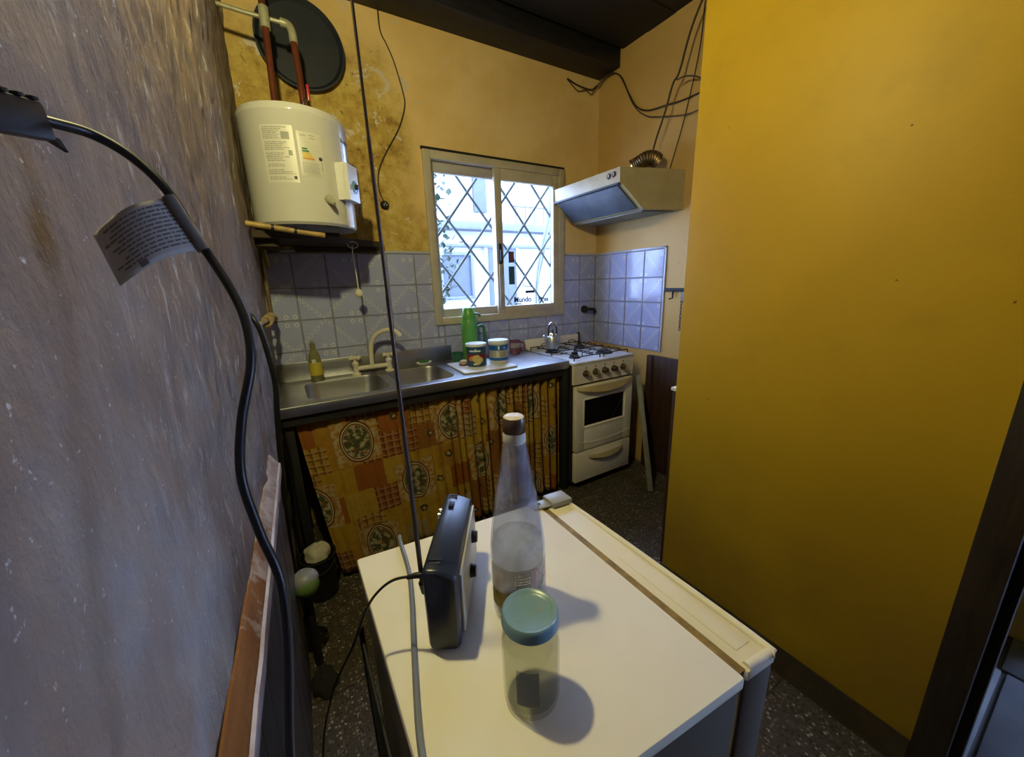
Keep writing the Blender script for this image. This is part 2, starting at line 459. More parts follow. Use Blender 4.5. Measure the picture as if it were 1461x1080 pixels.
M_INK = plain('grey print', (0.30, 0.30, 0.27), rough=0.6)
M_INKT = plain('brown grey tag print', (0.14, 0.12, 0.11), rough=0.6)
M_INKD = plain('dark print', (0.03, 0.03, 0.035), rough=0.6)
M_PLASTW = plain('white plastic', (0.66, 0.66, 0.62), (0.60, 0.60, 0.55), 0.35)
M_COPPER = plain('red brown copper pipe', (0.17, 0.042, 0.02), (0.11, 0.03, 0.016), 0.3, metal=0.3, scale=18)
M_BRASS = plain('dirty brass', (0.30, 0.22, 0.09), (0.16, 0.11, 0.05), 0.4, metal=0.6, scale=30)
M_FITTING = plain('pale fitting', (0.46, 0.45, 0.33), (0.34, 0.32, 0.22), 0.35, metal=0.3, scale=30)
M_YPIPE = plain('yellowed pipe', (0.42, 0.28, 0.07), (0.22, 0.14, 0.05), 0.5, scale=25)
M_DISC = plain('blue black enamelled sheet', (0.008, 0.012, 0.024), (0.016, 0.018, 0.028), 0.5, scale=7)
M_RED = plain('red plastic', (0.45, 0.03, 0.04), rough=0.35)
M_SHELF = mat_wood('dark shelf board', (0.045, 0.028, 0.014), (0.025, 0.016, 0.009), 0.7, (1, 8, 8))
M_CORDW = plain('cream plastic', (0.68, 0.63, 0.50), (0.60, 0.55, 0.42), 0.45)
M_ROPE = plain('stained rope', (0.33, 0.25, 0.13), (0.2, 0.13, 0.06), 0.9, scale=50, bump=0.6, bscale=120)
M_HOODB = plain('cream hood paint', (0.42, 0.345, 0.18), (0.36, 0.29, 0.14), 0.35)
M_HOODG = plain('grey blue visor', (0.07, 0.085, 0.105), (0.045, 0.055, 0.07), 0.25)
M_DUCT = mat_steel('stained foil duct', (0.30, 0.22, 0.12), 0.4)
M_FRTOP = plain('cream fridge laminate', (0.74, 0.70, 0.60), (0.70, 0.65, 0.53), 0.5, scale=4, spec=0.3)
M_FRSHADE = plain('shade toned fridge enamel', (0.115, 0.095, 0.075), (0.085, 0.07, 0.055), 0.4, scale=4)  # shade on the fridge sides and door is put into this darker colour
M_GASKET = plain('brown stained gasket', (0.30, 0.20, 0.05), (0.14, 0.09, 0.025), 0.6, scale=25)
M_GREYPL = plain('grey plastic cap', (0.30, 0.31, 0.34), (0.25, 0.26, 0.29), 0.4)
M_ANT = plain('tarnished antenna metal', (0.10, 0.075, 0.055), (0.07, 0.05, 0.04), 0.4, metal=0.5)
M_GREEN = plain('green plastic', (0.10, 0.36, 0.07), (0.085, 0.31, 0.06), 0.35)
M_GREEND = plain('dark green plastic', (0.02, 0.13, 0.06), (0.016, 0.10, 0.05), 0.4)
M_JARLID = plain('turquoise lid', (0.14, 0.245, 0.30), (0.16, 0.27, 0.33), 0.3, scale=12)
M_JAR = glassy('jar glass', (0.86, 0.87, 0.83), 1.0, 0.035, (0.65, 0.62, 0.5))
M_BOTTLE = glassy('bottle glass', (0.86, 0.88, 0.91), 1.0, 0.30, (0.74, 0.76, 0.86))
M_WATER = glassy('water', (0.90, 0.91, 0.92), 1.0, 0.10, (0.7, 0.7, 0.75), 1.33)
M_CLOTHW = plain('off white rag', (0.52, 0.48, 0.38), (0.40, 0.36, 0.28), 0.9, scale=30, bump=0.4)
M_LUMP = plain('black lump', (0.012, 0.011, 0.010), rough=0.95, bump=0.4)
M_TAG = plain('grey paper tag', (0.42, 0.39, 0.36), (0.36, 0.33, 0.30), 0.6, scale=20)
M_TAG2 = plain('clear tag sleeve', (0.13, 0.12, 0.11), rough=0.25)
M_BOARD = plain('white board', (0.72, 0.76, 0.80), (0.66, 0.70, 0.74), 0.35)
M_GREY = plain('dull grey metal strip', (0.17, 0.18, 0.15), (0.11, 0.115, 0.09), 0.5, scale=14)
M_MUG = plain('plum mug glaze', (0.17, 0.06, 0.10), (0.14, 0.05, 0.085), 0.25)

# ------------------------------------------------------------------ structure
BY, RXW, PX = 2.31, 2.16, 1.294          # back wall, right wall, partition plane
def wx(y, z): return -0.055 - 0.033 * (BY - y) + 0.028 * (z - 1.7)

floor_o = struct('floor', MB().box(-0.40, 2.3, 0.9, 2.4, -0.10, -0.006).box(-0.40, PX + 0.1, -3.1, 0.9, -0.10, -0.006), M_GROUT)
fx = 0
for i in range(7):
    for j in range(13):
        x0 = -0.24 + i * 0.36; y0 = -2.72 + j * 0.39
        d = random.uniform(0, 0.0012); xe = x0 + .359
        if y0 + 0.389 < 0.92 and xe > PX: xe = PX + 0.02
        if xe - x0 < 0.02: continue
        MB().box(x0 + .001, xe, y0 + .001, y0 + .389, -0.006, 0.0 - d).build('tile', M_TERR, floor_o)

# left wall: an uneven leaning plaster skin in front of a plain core
def wall_left_pt(u, v):
    y = (-1.5 + u / 0.2 * 1.7) if u < 0.2 else (0.2 + (u - 0.2) / 0.8 * (BY - 0.2)); z = v * 2.8
    n = mnoise.fractal(Vector((3.1, y * 3.0, z * 2.2)), 0.9, 2.1, 4) * 0.006
    n += mnoise.fractal(Vector((7.7, y * 14.0, z * 8.0)), 0.8, 2.1, 3) * (0.0018 + 0.0022 * min(1, max(0, (y - 0.35) * 2)))
    rid = mnoise.noise(Vector((1.3, y * 24.0 + z * 5.0, z * 9.0)))
    n += max(0, rid - 0.12) * 0.009 * min(1, max(0, (y - 0.3) * 1.6))
    n += mnoise.noise(Vector((4.4, y * 52.0 + z * 12.0, z * 22.0))) * 0.0016 * min(1, max(0, (y - 0.25) * 2))
    return (wx(y, z) + n, y, z)
wl = MB().grid(400, 300, wall_left_pt)
wl.prism([(wx(-3.0, 0) - 0.02, -3.1), (wx(BY, 0) - 0.03, BY), (-0.40, BY), (-0.40, -3.1)], 'z', 0.0, 2.8)
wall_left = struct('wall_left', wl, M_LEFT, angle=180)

wb = MB()
hx0, hx1, hz0, hz1 = 0.83, 1.815, 1.12, 2.08
wb.box(-0.30, hx0, BY, BY + 0.09, 0, 2.9).box(hx1, 2.36, BY, BY + 0.09, 0, 2.9)
wb.box(hx0, hx1, BY, BY + 0.09, 0, hz0).box(hx0, hx1, BY, BY + 0.09, hz1, 2.9)
wall_back = struct('wall_back', wb, M_BACK)
wall_right = struct('wall_right', MB().box(RXW, RXW + 0.2, -0.1, BY + 0.2, 0, 2.9), M_RIGHT)
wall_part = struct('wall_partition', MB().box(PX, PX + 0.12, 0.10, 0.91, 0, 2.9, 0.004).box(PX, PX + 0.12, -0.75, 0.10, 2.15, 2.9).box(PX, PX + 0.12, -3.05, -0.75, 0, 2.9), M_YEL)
struct('wall_front', MB().box(-0.40, 5.3, -3.15, -3.0, 0, 2.9), M_FRONT)
ceiling = struct('ceiling', MB().box(-0.40, 2.36, -3.1, BY + 0.1, 2.83, 2.95), M_CEIL)
for i in range(26):
    y0 = -3.0 + i * 0.196
    MB().box(-0.2, RXW, y0 + 0.002, y0 + 0.194, 2.795 + random.uniform(0, .004), 2.83).build('board', M_CEIL, ceiling)
struct('trim_1', MB().box(-0.2, RXW + 0.02, 2.12, BY + 0.01, 2.705, 2.83, 0.004), M_BEAM)

# neighbouring room seen through the doorway
M_SLAB = plain('grey cement slab', (0.26, 0.275, 0.31), (0.19, 0.20, 0.23), 0.55, scale=6, bump=0.25, bscale=25)
M_ROOM2 = plain('grey room wall', (0.16, 0.165, 0.18), rough=0.7)
f2 = struct('floor_2', MB().box(PX + 0.1, 5.2, -3.1, 0.9, -0.1, -0.012), M_GROUT)
xs = PX + 0.13
for i in range(6):
    ys = -1.55
    w = random.uniform(0.42, 0.55)
    for j in range(6):
        h = random.uniform(0.34, 0.48)
        if ys + h > 0.88: h = 0.88 - ys
        if h > 0.1:
            MB().box(xs + .006, xs + w - .006, ys + .006, ys + h - .006, -0.012, random.uniform(-.004, .002), 0.003).build('slab', M_SLAB, f2)
        ys += h
    xs += w
struct('wall_far_side', MB().box(5.0, 5.15, -3.1, 0.9, 0, 0.6).box(5.0, 5.15, -3.1, 0.9, 2.6, 2.9).box(5.0, 5.15, -1.45, 0.9, 0.6, 2.6), M_ROOM2)  # unseen opening added in this wall to let sky fill through the doorway
struct('wall_side_room', MB().box(PX + 0.12, 5.2, 0.75, 0.9, 0, 2.9), M_ROOM2)
struct('ceiling_2', MB().box(PX + 0.12, 5.2, -3.1, 0.9, 2.83, 2.95), M_ROOM2)

# door frame at the end of the partition
dfr = struct('door_1', MB().box(PX - 0.015, PX + 0.145, 0.042, 0.104, 0, 2.15, 0.004), M_FRAMEWOOD)
MB().box(PX + 0.05, PX + 0.145, 0.022, 0.044, 0, 2.12, 0.003).build('door_stop', M_FRAMEWOOD, dfr)
MB().box(PX - 0.015, PX + 0.145, -0.78, 0.104, 2.10, 2.18, 0.004).build('lintel', M_FRAMEWOOD, dfr)
MB().box(PX - 0.02, PX + 0.14, -0.83, -0.75, 0, 2.15, 0.004).build('jamb', M_FRAMEWOOD, dfr)
sk = MB()
sk.grid(30, 1, lambda u, v: (PX - 0.012 - 0.004 * mnoise.noise(Vector((u * 9, 1, 2))), 0.105 + u * 0.805, v * (0.108 + 0.006 * mnoise.noise(Vector((u * 14, 5, 2))))))
sk.box(PX - 0.010, PX + 0.01, 0.105, 0.915, 0, 0.10)
struct('baseboard_partition', sk, M_SKIRT)

# boarded dado of the left wall with its rail
n_pl = 0
y0 = -1.2
while y0 < 1.34:
    w = 0.098
    a, b = y0 + 0.002, min(y0 + w, 1.36)
    vs = []
    for y in (a, b):
        for (z, dx) in ((0.0, 0.0), (0.0, 0.020 + random.uniform(0, .002)), (0.80, 0.016), (0.80, 0.0)):
            vs.append((wx(y, z) + dx, y, z))
    MB().add(vs, [(0, 1, 2, 3), (7, 6, 5, 4), (1, 5, 6, 2), (0, 4, 5, 1), (3, 2, 6, 7), (0, 3, 7, 4)]).build('plank', M_PLANK, wall_left, smooth=False)
    y0 += w
def rail(prof, mat, nm, par=None):
    mb = MB(); N = 40; k = len(prof); vs = []; fs = []
    for i in range(N + 1):
        y = -1.2 + 2.56 * i / N
        jit = 0.0025 * mnoise.noise(Vector((y * 11, 0.3, 4)))
        for (dx, z) in prof: vs.append((wx(y, z) + dx + jit, y, z + jit))
    for i in range(N):
        for j in range(k):
            fs.append((i * k + j, i * k + (j + 1) % k, (i + 1) * k + (j + 1) % k, (i + 1) * k + j))
    fs.append(tuple(range(k))); fs.append(tuple(reversed(range(N * k, N * k + k))))
    mb.add(vs, fs)
    return struct(nm, mb, mat, par)
rl = rail([(0.0, 0.775), (0.025, 0.775), (0.025, 0.802), (0.004, 0.838), (0.0, 0.838)], M_RAILWOOD, 'trim_2')
rail([(0.024, 0.772), (0.029, 0.774), (0.029, 0.803), (0.024, 0.806)], M_RAILEDGE, 'worn_edge', rl)

# tiles on back and right wall
TW, TH, TZ = 0.16, 0.165, 0.857
def tile_piece(parent, plane, a0, a1, z0, z1, flip=False):
    e = 0.0016; t = 0.007; i = 0.0035
    a0 += e; a1 -= e; z0 += e; z1 -= e
    if a1 - a0 < 0.012 or z1 - z0 < 0.012: return
    outer = [(a0, z0), (a1, z0), (a1, z1), (a0, z1)]; inn = [(a0 + i, z0 + i), (a1 - i, z0 + i), (a1 - i, z1 - i), (a0 + i, z1 - i)]
    tilt = random.uniform(-.0006, .0006)
    mb = MB()
    if plane == 'y':
        vs = [(a, BY, z) for a, z in outer] + [(a, BY - t + tilt, z) for a, z in inn]
        uvf = lambda a, z: ((a - 0.03) / TW, (z - TZ) / TH)
    else:
        vs = [(RXW, a, z) for a, z in outer] + [(RXW - t + tilt, a, z) for a, z in inn]
        uvf = lambda a, z: (-(a - BY) / TW, (z - TZ) / TH)
    fs = [(4, 5, 6, 7)] + [(j, (j + 1) % 4, 4 + (j + 1) % 4, 4 + j) for j in range(4)]
    mb.add(vs, fs)
    P = outer + inn
    for n, f in enumerate(fs): mb.uv[n] = [uvf(*P[q]) for q in f]
    mb.build('tile', M_TILE, parent, smooth=False)
M_GROUT2 = plain('bluish grout', (0.24, 0.255, 0.31), (0.17, 0.175, 0.2), 0.8)
MB().box(-0.085, hx0, BY - 0.003, BY + 0.001, TZ, 1.53).box(hx1, RXW, BY - 0.003, BY + 0.001, TZ, 1.53).box(hx0, hx1, BY - 0.003, BY + 0.001, TZ, hz0).build('grout', M_GROUT2, wall_back)
MB().box(RXW - 0.003, RXW + 0.001, 1.66, BY, TZ, 1.53).build('grout', M_GROUT2, wall_right)
zs = [TZ + TH * i for i in range(5)]; zs[4] = 1.53
for i in range(14):
    x1 = RXW - 0.008 - i * TW; x0 = max(x1 - TW, -0.085)
    for j in range(4):
        z0, z1 = zs[j], zs[j + 1]
        if x1 <= hx0 or x0 >= hx1 or z1 <= hz0: tile_piece(wall_back, 'y', x0, x1, z0, z1)
        else:
            if x0 < hx0: tile_piece(wall_back, 'y', x0, hx0, z0, z1)
            if x1 > hx1: tile_piece(wall_back, 'y', hx1, x1, z0, z1)
            if z0 < hz0: tile_piece(wall_back, 'y', max(x0, hx0), min(x1, hx1), z0, hz0)
for i in range(4):
    y1 = BY - 0.008 - i * 0.158
    for j in range(4): tile_piece(wall_right, 'x', y1 - 0.158, y1, zs[j], zs[j + 1])
M_TRIMT = plain('pale tile edging', (0.42, 0.45, 0.54), (0.36, 0.39, 0.48), 0.2)
MB().box(RXW - 0.009, RXW, 1.655, 1.668, TZ, 1.545, .002).build('edging', M_TRIMT, wall_right)
MB().box(RXW - 0.009, RXW, 1.655, BY, 1.531, 1.545, .002).build('edging', M_TRIMT, wall_right)
MB().box(-0.085, hx0, BY - 0.009, BY, 1.531, 1.545, .002).build('edging', M_TRIMT, wall_back)
MB().box(hx1, RXW - 0.009, BY - 0.009, BY, 1.531, 1.545, .002).build('edging', M_TRIMT, wall_back)

# ------------------------------------------------------------------ window
wf = MB()
X0, X1, Z0, Z1 = 0.812, 1.833, 1.10, 2.098
def frame(mb, x0, x1, z0, z1, w, y0, y1, b=0.003, wb_=None, wt=None):
    wb_ = wb_ or w; wt = wt or w
    mb.box(x0, x0 + w, y0, y1, z0, z1, b).box(x1 - w, x1, y0, y1, z0, z1, b)
    return mb.box(x0 + w, x1 - w, y0, y1, z0, z0 + wb_, b).box(x0 + w, x1 - w, y0, y1, z1 - wt, z1, b)
win = struct('window_1', frame(wf, X0, X1, Z0, Z1, 0.045, BY - 0.022, BY + 0.06), M_ALU)
s1 = frame(MB(), 0.852, 1.312, 1.140, 2.055, 0.036, BY + 0.022, BY + 0.05, .003, 0.055, 0.062).build('sash', M_ALU2, win)
s2 = frame(MB(), 1.272, 1.792, 1.140, 2.055, 0.052, BY - 0.012, BY + 0.018, .003, 0.052, 0.07).build('sash', M_ALU, win)
MB().box(0.885, 1.28, BY + 0.034, BY + 0.038, 1.19, 1.998).build('pane', M_PANE, s1)
MB().box(1.32, 1.744, BY + 0.001, BY + 0.005, 1.19, 1.99).build('pane', M_PANE, s2)
MB().box(1.283, 1.305, BY - 0.024, BY - 0.010, 1.47, 1.60, .003).box(1.288, 1.300, BY - 0.040, BY - 0.02, 1.49, 1.56, .003).build('latch', M_BLKIRON, win)
MB().box(1.283, 1.308, BY - 0.021, BY - 0.011, 1.17, 1.47, .004).build('pull_bar', M_ALU2, win)
MB().box(X0 - 0.004, X1 + 0.004, BY - 0.012, BY + 0.01, Z1, Z1 + 0.016).build('head_gap', M_BLKIRON, win)
# stickers on the right pane
def sticker(x0, x1, z0, z1, mat, nm): return MB().box(x0, x1, BY - 0.0012, BY + 0.0009, z0, z1).build(nm, mat, s2)
M_STB = plain('dark blue sticker', (0.03, 0.05, 0.11), rough=0.4); M_STR = plain('dull red sticker', (0.20, 0.05, 0.08), rough=0.4)
M_STG = plain('blue green sticker', (0.03, 0.10, 0.14), rough=0.4)
a = sticker(1.368, 1.410, 1.480, 1.552, M_STB, 'sticker')
MB().box(1.376, 1.402, BY - 0.002, BY - 0.001, 1.490, 1.542).build('sticker_print', M_STR, s2)
sticker(1.366, 1.412, 1.335, 1.455, M_STG, 'sticker')
Mw = lambda x, z: Matrix.Translation((x, BY - 0.001, z)) @ Matrix.Rotation(pi / 2, 4, 'X')
M_PRT = plain('dark window print', (0.02, 0.022, 0.03), rough=0.5)
lettering('print_lettering', 'Mundo', 0.052, M_PRT, Mw(1.475, 1.228), s2)
lettering('print_lettering', 'Finsa', 0.046, M_PRT, Mw(1.655, 1.224), s2)
for (x0, x1, z0, z1) in ((1.405, 1.465, 1.196, 1.203), (1.50, 1.575, 1.272, 1.290), (1.47, 1.56, 1.315, 1.320), (1.47, 1.55, 1.328, 1.333)):
    MB().box(x0, x1, BY - 0.0015, BY + 0.0008, z0, z1).build('sticker_print', M_PRT, s2)

# diamond grille outside
gr = thing('window_grille', 'grey green diamond bar grille outside the kitchen window', 'grille', (1.32, 2.43, 1.12))
xc, zc, hw, hh = 1.002, 1.752, 0.145, 0.178
def clipbar(sgn, c):
    # z = zc + sgn*(x-c)*hh/hw clipped to hole
    k = sgn * hh / hw
    pts = []
    for x in (0.80, 1.84):
        pts.append((x, zc + k * (x - c)))
    (xa, za), (xb, zb) = pts
    def at_z(z): return c + (z - zc) / k
    out = []
    for (x, z) in pts:
        if z < 1.09: x, z = at_z(1.09), 1.09
        if z > 2.11: x, z = at_z(2.11), 2.11
        out.append((x, z))
    (xa, za), (xb, zb) = out
    if xa < 0.79 or xb > 1.85 or abs(xa - xb) < 0.05: return
    yy = 2.43 if sgn > 0 else 2.446
    MB().tube([(xa, yy, za), (xb, yy, zb)], 0.0088, 8).build('bar', M_BARS, gr)
for k in range(-6, 10):
    clipbar(1, xc + k * 2 * hw); clipbar(-1, xc + k * 2 * hw)
frame(MB(), 0.815, 1.83, 1.085, 2.115, 0.014, 2.425, 2.445, 0.002).build('grille_frame', M_BARS, gr)

# ------------------------------------------------------------------ courtyard
M_WHITEW = plain('pale render', (0.36, 0.36, 0.35), (0.31, 0.31, 0.305), 0.8, scale=2)
M_SHUT = plain('blue grey shutter', (0.045, 0.055, 0.075), rough=0.5)
M_ROOF = plain('grey roof edge', (0.09, 0.10, 0.115), rough=0.6)
M_YARD = plain('pale yard cement', (0.28, 0.28, 0.275), (0.24, 0.24, 0.24), 0.8)
struct('floor_yard', MB().box(-2.0, 8.0, BY + 0.09, 7.0, -0.2, -0.05), M_YARD)
hs = thing('house', 'pale rendered house with dark door across the yard, seen through window', 'house', (3.3, 6.0, -0.05))
MB().box(0.5, 7.0, 6.0, 6.3, -0.05, 2.2).build('wall', M_WHITEW, hs)
MB().box(0.5, 5.6, 6.9, 7.2, 2.2, 3.3).build('upper_wall', M_WHITEW, hs)
MB().box(0.4, 7.1, 5.75, 7.0, 2.18, 2.30, .01).build('eave', M_ROOF, hs)
MB().box(0.4, 7.1, 5.9, 6.0, 1.93, 1.97, .005).build('ledge', M_ROOF, hs)
d = MB().box(3.10, 3.68, 5.95, 6.02, -0.05, 1.93).build('door', M_SHUT, hs)
frame(MB(), 3.06, 3.72, -0.05, 1.97, 0.045, 5.93, 6.01).build('door_frame', M_WHITEW, hs)
w = frame(MB(), 2.25, 2.85, 1.1, 1.85, 0.05, 5.95, 6.02).build('window', M_ROOF, hs)
MB().box(2.28, 2.82, 5.985, 5.999, 1.13, 1.82).build('pane', M_SHUT, w)
MB().box(3.35, 3.62, 6.86, 6.92, 2.65, 3.35).build('shutter', M_SHUT, hs)
rl2 = thing('roof_railing', 'grey railing on the low roof beyond the window', 'railing', (4.8, 6.5, 2.30))
for i in range(8):
    MB().tube([(4.1 + i * .22, 6.6, 2.3), (4.1 + i * .22, 6.6, 2.75)], 0.012, 6).build('post', M_ROOF, rl2)
MB().tube([(4.05, 6.6, 2.75), (5.7, 6.6, 2.75)], 0.016, 6).build('handrail', M_ROOF, rl2)
pl = thing('leaning_poles', 'pair of grey poles leaning in the yard behind the right pane', 'pole', (2.2, 3.25, -0.05))
MB().tube(spline([(2.12, 3.1, -0.05), (2.20, 3.2, 1.15), (2.26, 3.22, 1.55), (2.40, 3.25, 1.95), (2.5, 3.3, 2.4)]), 0.018, 8).build('pole', M_BARS, pl)
MB().tube(spline([(2.16, 3.1, -0.05), (2.23, 3.22, 1.2), (2.33, 3.25, 1.6), (2.44, 3.3, 2.0), (2.5, 3.35, 2.4)]), 0.014, 8).build('pole', M_BARS, pl)
M_LEAF = plain('dull green leaf', (0.025, 0.055, 0.035), (0.04, 0.075, 0.04), 0.5, scale=30)
vine = thing('climbing_plant', 'leafy climbing plant at left edge of the window outside', 'plant', (0.98, 2.75, -0.05))
MB().tube(spline([(0.95, 2.8, -0.05), (1.0, 2.78, 0.8), (1.03, 2.76, 1.4), (1.02, 2.75, 2.2)]), 0.008, 6).build('stem', M_BARS, vine)
rr = random.Random(4)
for i in range(190):
    z = rr.uniform(1.05, 2.15)
    c = Vector((1.03 + rr.gauss(0.03, 0.055) + 0.03 * sin(z * 9), 2.76 + rr.uniform(-.08, .08), z))
    Mx = Matrix.Translation(c) @ Matrix.Rotation(rr.uniform(0, 6.28), 4, 'Z') @ Matrix.Rotation(rr.uniform(-1.2, 1.2), 4, 'X')
    s = rr.uniform(0.017, 0.032)
    pts = [(0, -s, 0), (s * .7, -s * .2, .004), (s * .5, s * .6, .002), (0, s * 1.3, -.004), (-s * .5, s * .6, .002), (-s * .7, -s * .2, .004), (0, 0, -.004)]
    MB().add([Mx @ Vector(p) for p in pts], [(6, j, (j + 1) % 6) for j in range(6)]).build('leaf', M_LEAF, vine)

# ------------------------------------------------------------------ lamp (wall bulb just above the picture)
LX, LY, LZ = BULB_POS
lamp = thing('wall_lamp', 'bare warm bulb on a short bracket fixed to rough left wall', 'lamp', (-0.10, LY, LZ + 0.06))
MB().box(wx(LY, LZ) - 0.004, wx(LY, LZ) + 0.018, LY - .04, LY + .04, LZ + .06, LZ + .14, .003).build('wall_plate', M_PLASTW, lamp)
MB().tube([(wx(LY, LZ), LY, LZ + .10), (LX - .03, LY, LZ + .105), (LX, LY, LZ + .085)], 0.008, 10).build('arm', M_BLKIRON, lamp)
MB().lathe([(0.0, 0.09), (0.016, 0.088), (0.018, 0.05), (0.017, 0.04), (0, 0.04)], BULB_POS, 20).build('socket', M_BLACK, lamp)
bm_ = bpy.data.materials.new('glowing bulb'); bm_.use_nodes = True
bb = bm_.node_tree.nodes['Principled BSDF']; bb.inputs['Emission Color'].default_value = (*BULB_COLOR, 1); bb.inputs['Emission Strength'].default_value = BULB_STRENGTH
bb.inputs['Base Color'].default_value = (0.9, 0.85, 0.7, 1)
MB().lathe([(0.0, -0.028), (0.012, -0.026), (0.022, -0.017), (0.027, 0.0), (0.023, 0.016), (0.015, 0.03), (0.013, 0.04)], BULB_POS, 24).build('bulb', bm_, lamp)

# ------------------------------------------------------------------ kitchen counter
CX0, CX1, CF, CB, CZ = -0.078, 1.452, 1.765, 2.30, 0.87
ct = thing('kitchen_counter', 'long stainless steel sink counter along the back wall under the window', 'counter', (0.69, 2.03, 0))
def rrect(x0, x1, y0, y1, r, n=6):
    P = []
    for (cx, cy, a0) in ((x1 - r, y1 - r, 0), (x0 + r, y1 - r, pi / 2), (x0 + r, y0 + r, pi), (x1 - r, y0 + r, 1.5 * pi)):
        P += [(cx + r * cos(a0 + pi / 2 * i / n), cy + r * sin(a0 + pi / 2 * i / n)) for i in range(n + 1)]
    return P
def edge_pt(p, x0, x1, y0, y1, hc):
    dx, dy = p[0] - hc[0], p[1] - hc[1]
    t = min([(x1 - hc[0]) / dx if dx > 1e-9 else 9e9, (x0 - hc[0]) / dx if dx < -1e-9 else 9e9, (y1 - hc[1]) / dy if dy > 1e-9 else 9e9, (y0 - hc[1]) / dy if dy < -1e-9 else 9e9])
    return (hc[0] + dx * t, hc[1] + dy * t)
top = MB()
def quadtop(x0, x1, y0, y1): top.add([(x0, y0, CZ), (x1, y0, CZ), (x1, y1, CZ), (x0, y1, CZ)], [(0, 1, 2, 3)])
bowls = [(0.0, 0.428, 0.034, 0.402, 1.825, 2.20), (0.428, 0.80, 0.448, 0.752, 1.838, 2.20)]
quadtop(CX0, 0.0, CF, CB); quadtop(0.80, CX1, CF, CB)
for (cx0, cx1, x0, x1, y0, y1) in bowls:
    ring = rrect(x0, x1, y0, y1, 0.07); hc = ((x0 + x1) / 2, (y0 + y1) / 2); yb = 2.22
    out = [edge_pt(p, cx0, cx1, CF, yb, hc) for p in ring]
    # pull corner points so the outline stays a rectangle
    for cxx in (cx0, cx1):
        for cyy in (CF, yb):
            i = min(range(len(out)), key=lambda q: (out[q][0] - cxx) ** 2 + (out[q][1] - cyy) ** 2); out[i] = (cxx, cyy)
    n = len(ring)
    top.add([(p[0], p[1], CZ) for p in out] + [(p[0], p[1], CZ) for p in ring], [(i, (i + 1) % n, n + (i + 1) % n, n + i) for i in range(n)])
    quadtop(cx0, cx1, yb, CB)
top.box(CX0, CX1, CF - 0.004, CF + 0.002, CZ - 0.042, CZ + 0.001, 0.0015)
top.box(CX0 - 0.002, CX0 + 0.002, CF, CB, CZ - 0.042, CZ + 0.012)
top.box(CX1 - 0.002, CX1 + 0.002, CF, CB, CZ - 0.042, CZ + 0.006)
top.build('steel_worktop', M_STEEL, ct)
MB().tube([(CX0, CF, CZ), (CX1, CF, CZ)], 0.0045, 8).build('rolled_edge', M_STEEL, ct)
for (cx0, cx1, x0, x1, y0, y1) in bowls:
    b = MB(); rings = []
    for (ins, z, r) in ((0, CZ, .07), (0.004, CZ - 0.012, .068), (0.014, CZ - 0.13, .06), (0.03, CZ - 0.155, .05), (0.14, CZ - 0.16, .02)):
        rings.append([(p[0], p[1], z) for p in rrect(x0 + ins, x1 - ins, y0 + ins, y1 - ins, r)])
    n = len(rings[0]); b.add([p for r in rings for p in r], [(k * n + i, k * n + (i + 1) % n, (k + 1) * n + (i + 1) % n, (k + 1) * n + i) for k in range(len(rings) - 1) for i in range(n)] + [tuple(range((len(rings) - 1) * n, len(rings) * n))])
    bw = b.build('sink_bowl', M_STEEL, ct)
    MB().lathe([(0, .004), (0.02, .004), (0.022, 0.0), (0, 0)], ((x0 + x1) / 2, (y0 + y1) / 2, CZ - 0.16), 20).build('drain', M_CHROME, bw)
MB().box(CX0, 0.90, CB - 0.012, CB + 0.002, CZ - 0.002, 0.968, .003).build('backsplash', M_STEEL, ct)
fr_ = MB().box(CX0, CX1, CF + 0.01, CF + 0.04, CZ - 0.085, CZ - 0.043).box(CX0, CX1, CB - 0.04, CB - 0.01, CZ - 0.085, CZ - 0.043).box(CX1 - 0.03, CX1, CF + 0.04, CB - 0.04, CZ - 0.085, CZ - 0.043)
fr_.build('frame', M_BLKIRON, ct)
for (lx, ly) in ((CX1 - 0.036, CF + 0.004), (CX1 - 0.036, CB - 0.05), (CX0 + 0.004, CB - 0.05), (CX0 + 0.004, CF + 0.03)):
    MB().box(lx, lx + 0.036, ly, ly + 0.04, 0, CZ - 0.043, .002).build('leg', M_BLKIRON, ct)

# curtain under the counter
cu = MB(); NU, NV = 360, 26
arc = []
def cpt(u, v):
    # u along, v from top(0) to bottom(1)
    s = u
    x_top = -0.030 + s * 1.445; left = 0.085 * v ** 1.2 * (1 - s) ** 2
    amp = (0.004 + 0.021 * min(1, max(0, (s - 0.38) * 3.0))) * (0.75 + 0.35 * v)
    ph = s * 175 + 1.6 * sin(s * 23) + 0.9 * sin(s * 61)
    fold = amp * sin(ph) + 0.006 * sin(s * 37 + v * 2)
    y = 1.815 - 0.075 * v * (1 - s) ** 1.5 - 0.01 * v + fold - 0.004
    x = x_top + left + amp * 0.35 * cos(ph) * (1 - 0.2 * v)
    return (x, y, 0.795 - v * (0.765 + 0.01 * sin(s * 40)))
us_ = [0.0]
pp = Vector(cpt(0, .4))
for i in range(1, NU + 1):
    q = Vector(cpt(i / NU, .4)); us_.append(us_[-1] + (q - pp).length); pp = q
cu.grid(NU, NV, cpt, lambda u, v: (us_[int(round(u * NU))], (1 - v) * 0.765 + 0.02))
curt = thing('sink_curtain', 'patchwork print curtain hanging in folds under the sink counter', 'curtain', (0.69, 1.81, 0.03))
cu.build('cloth', M_CURT, curt, angle=180, solid=0.002)
MB().tube([(CX0 + 0.02, 1.812, 0.797), (CX1 - 0.03, 1.812, 0.797)], 0.003, 8).build('curtain_wire', M_BLKIRON, curt)

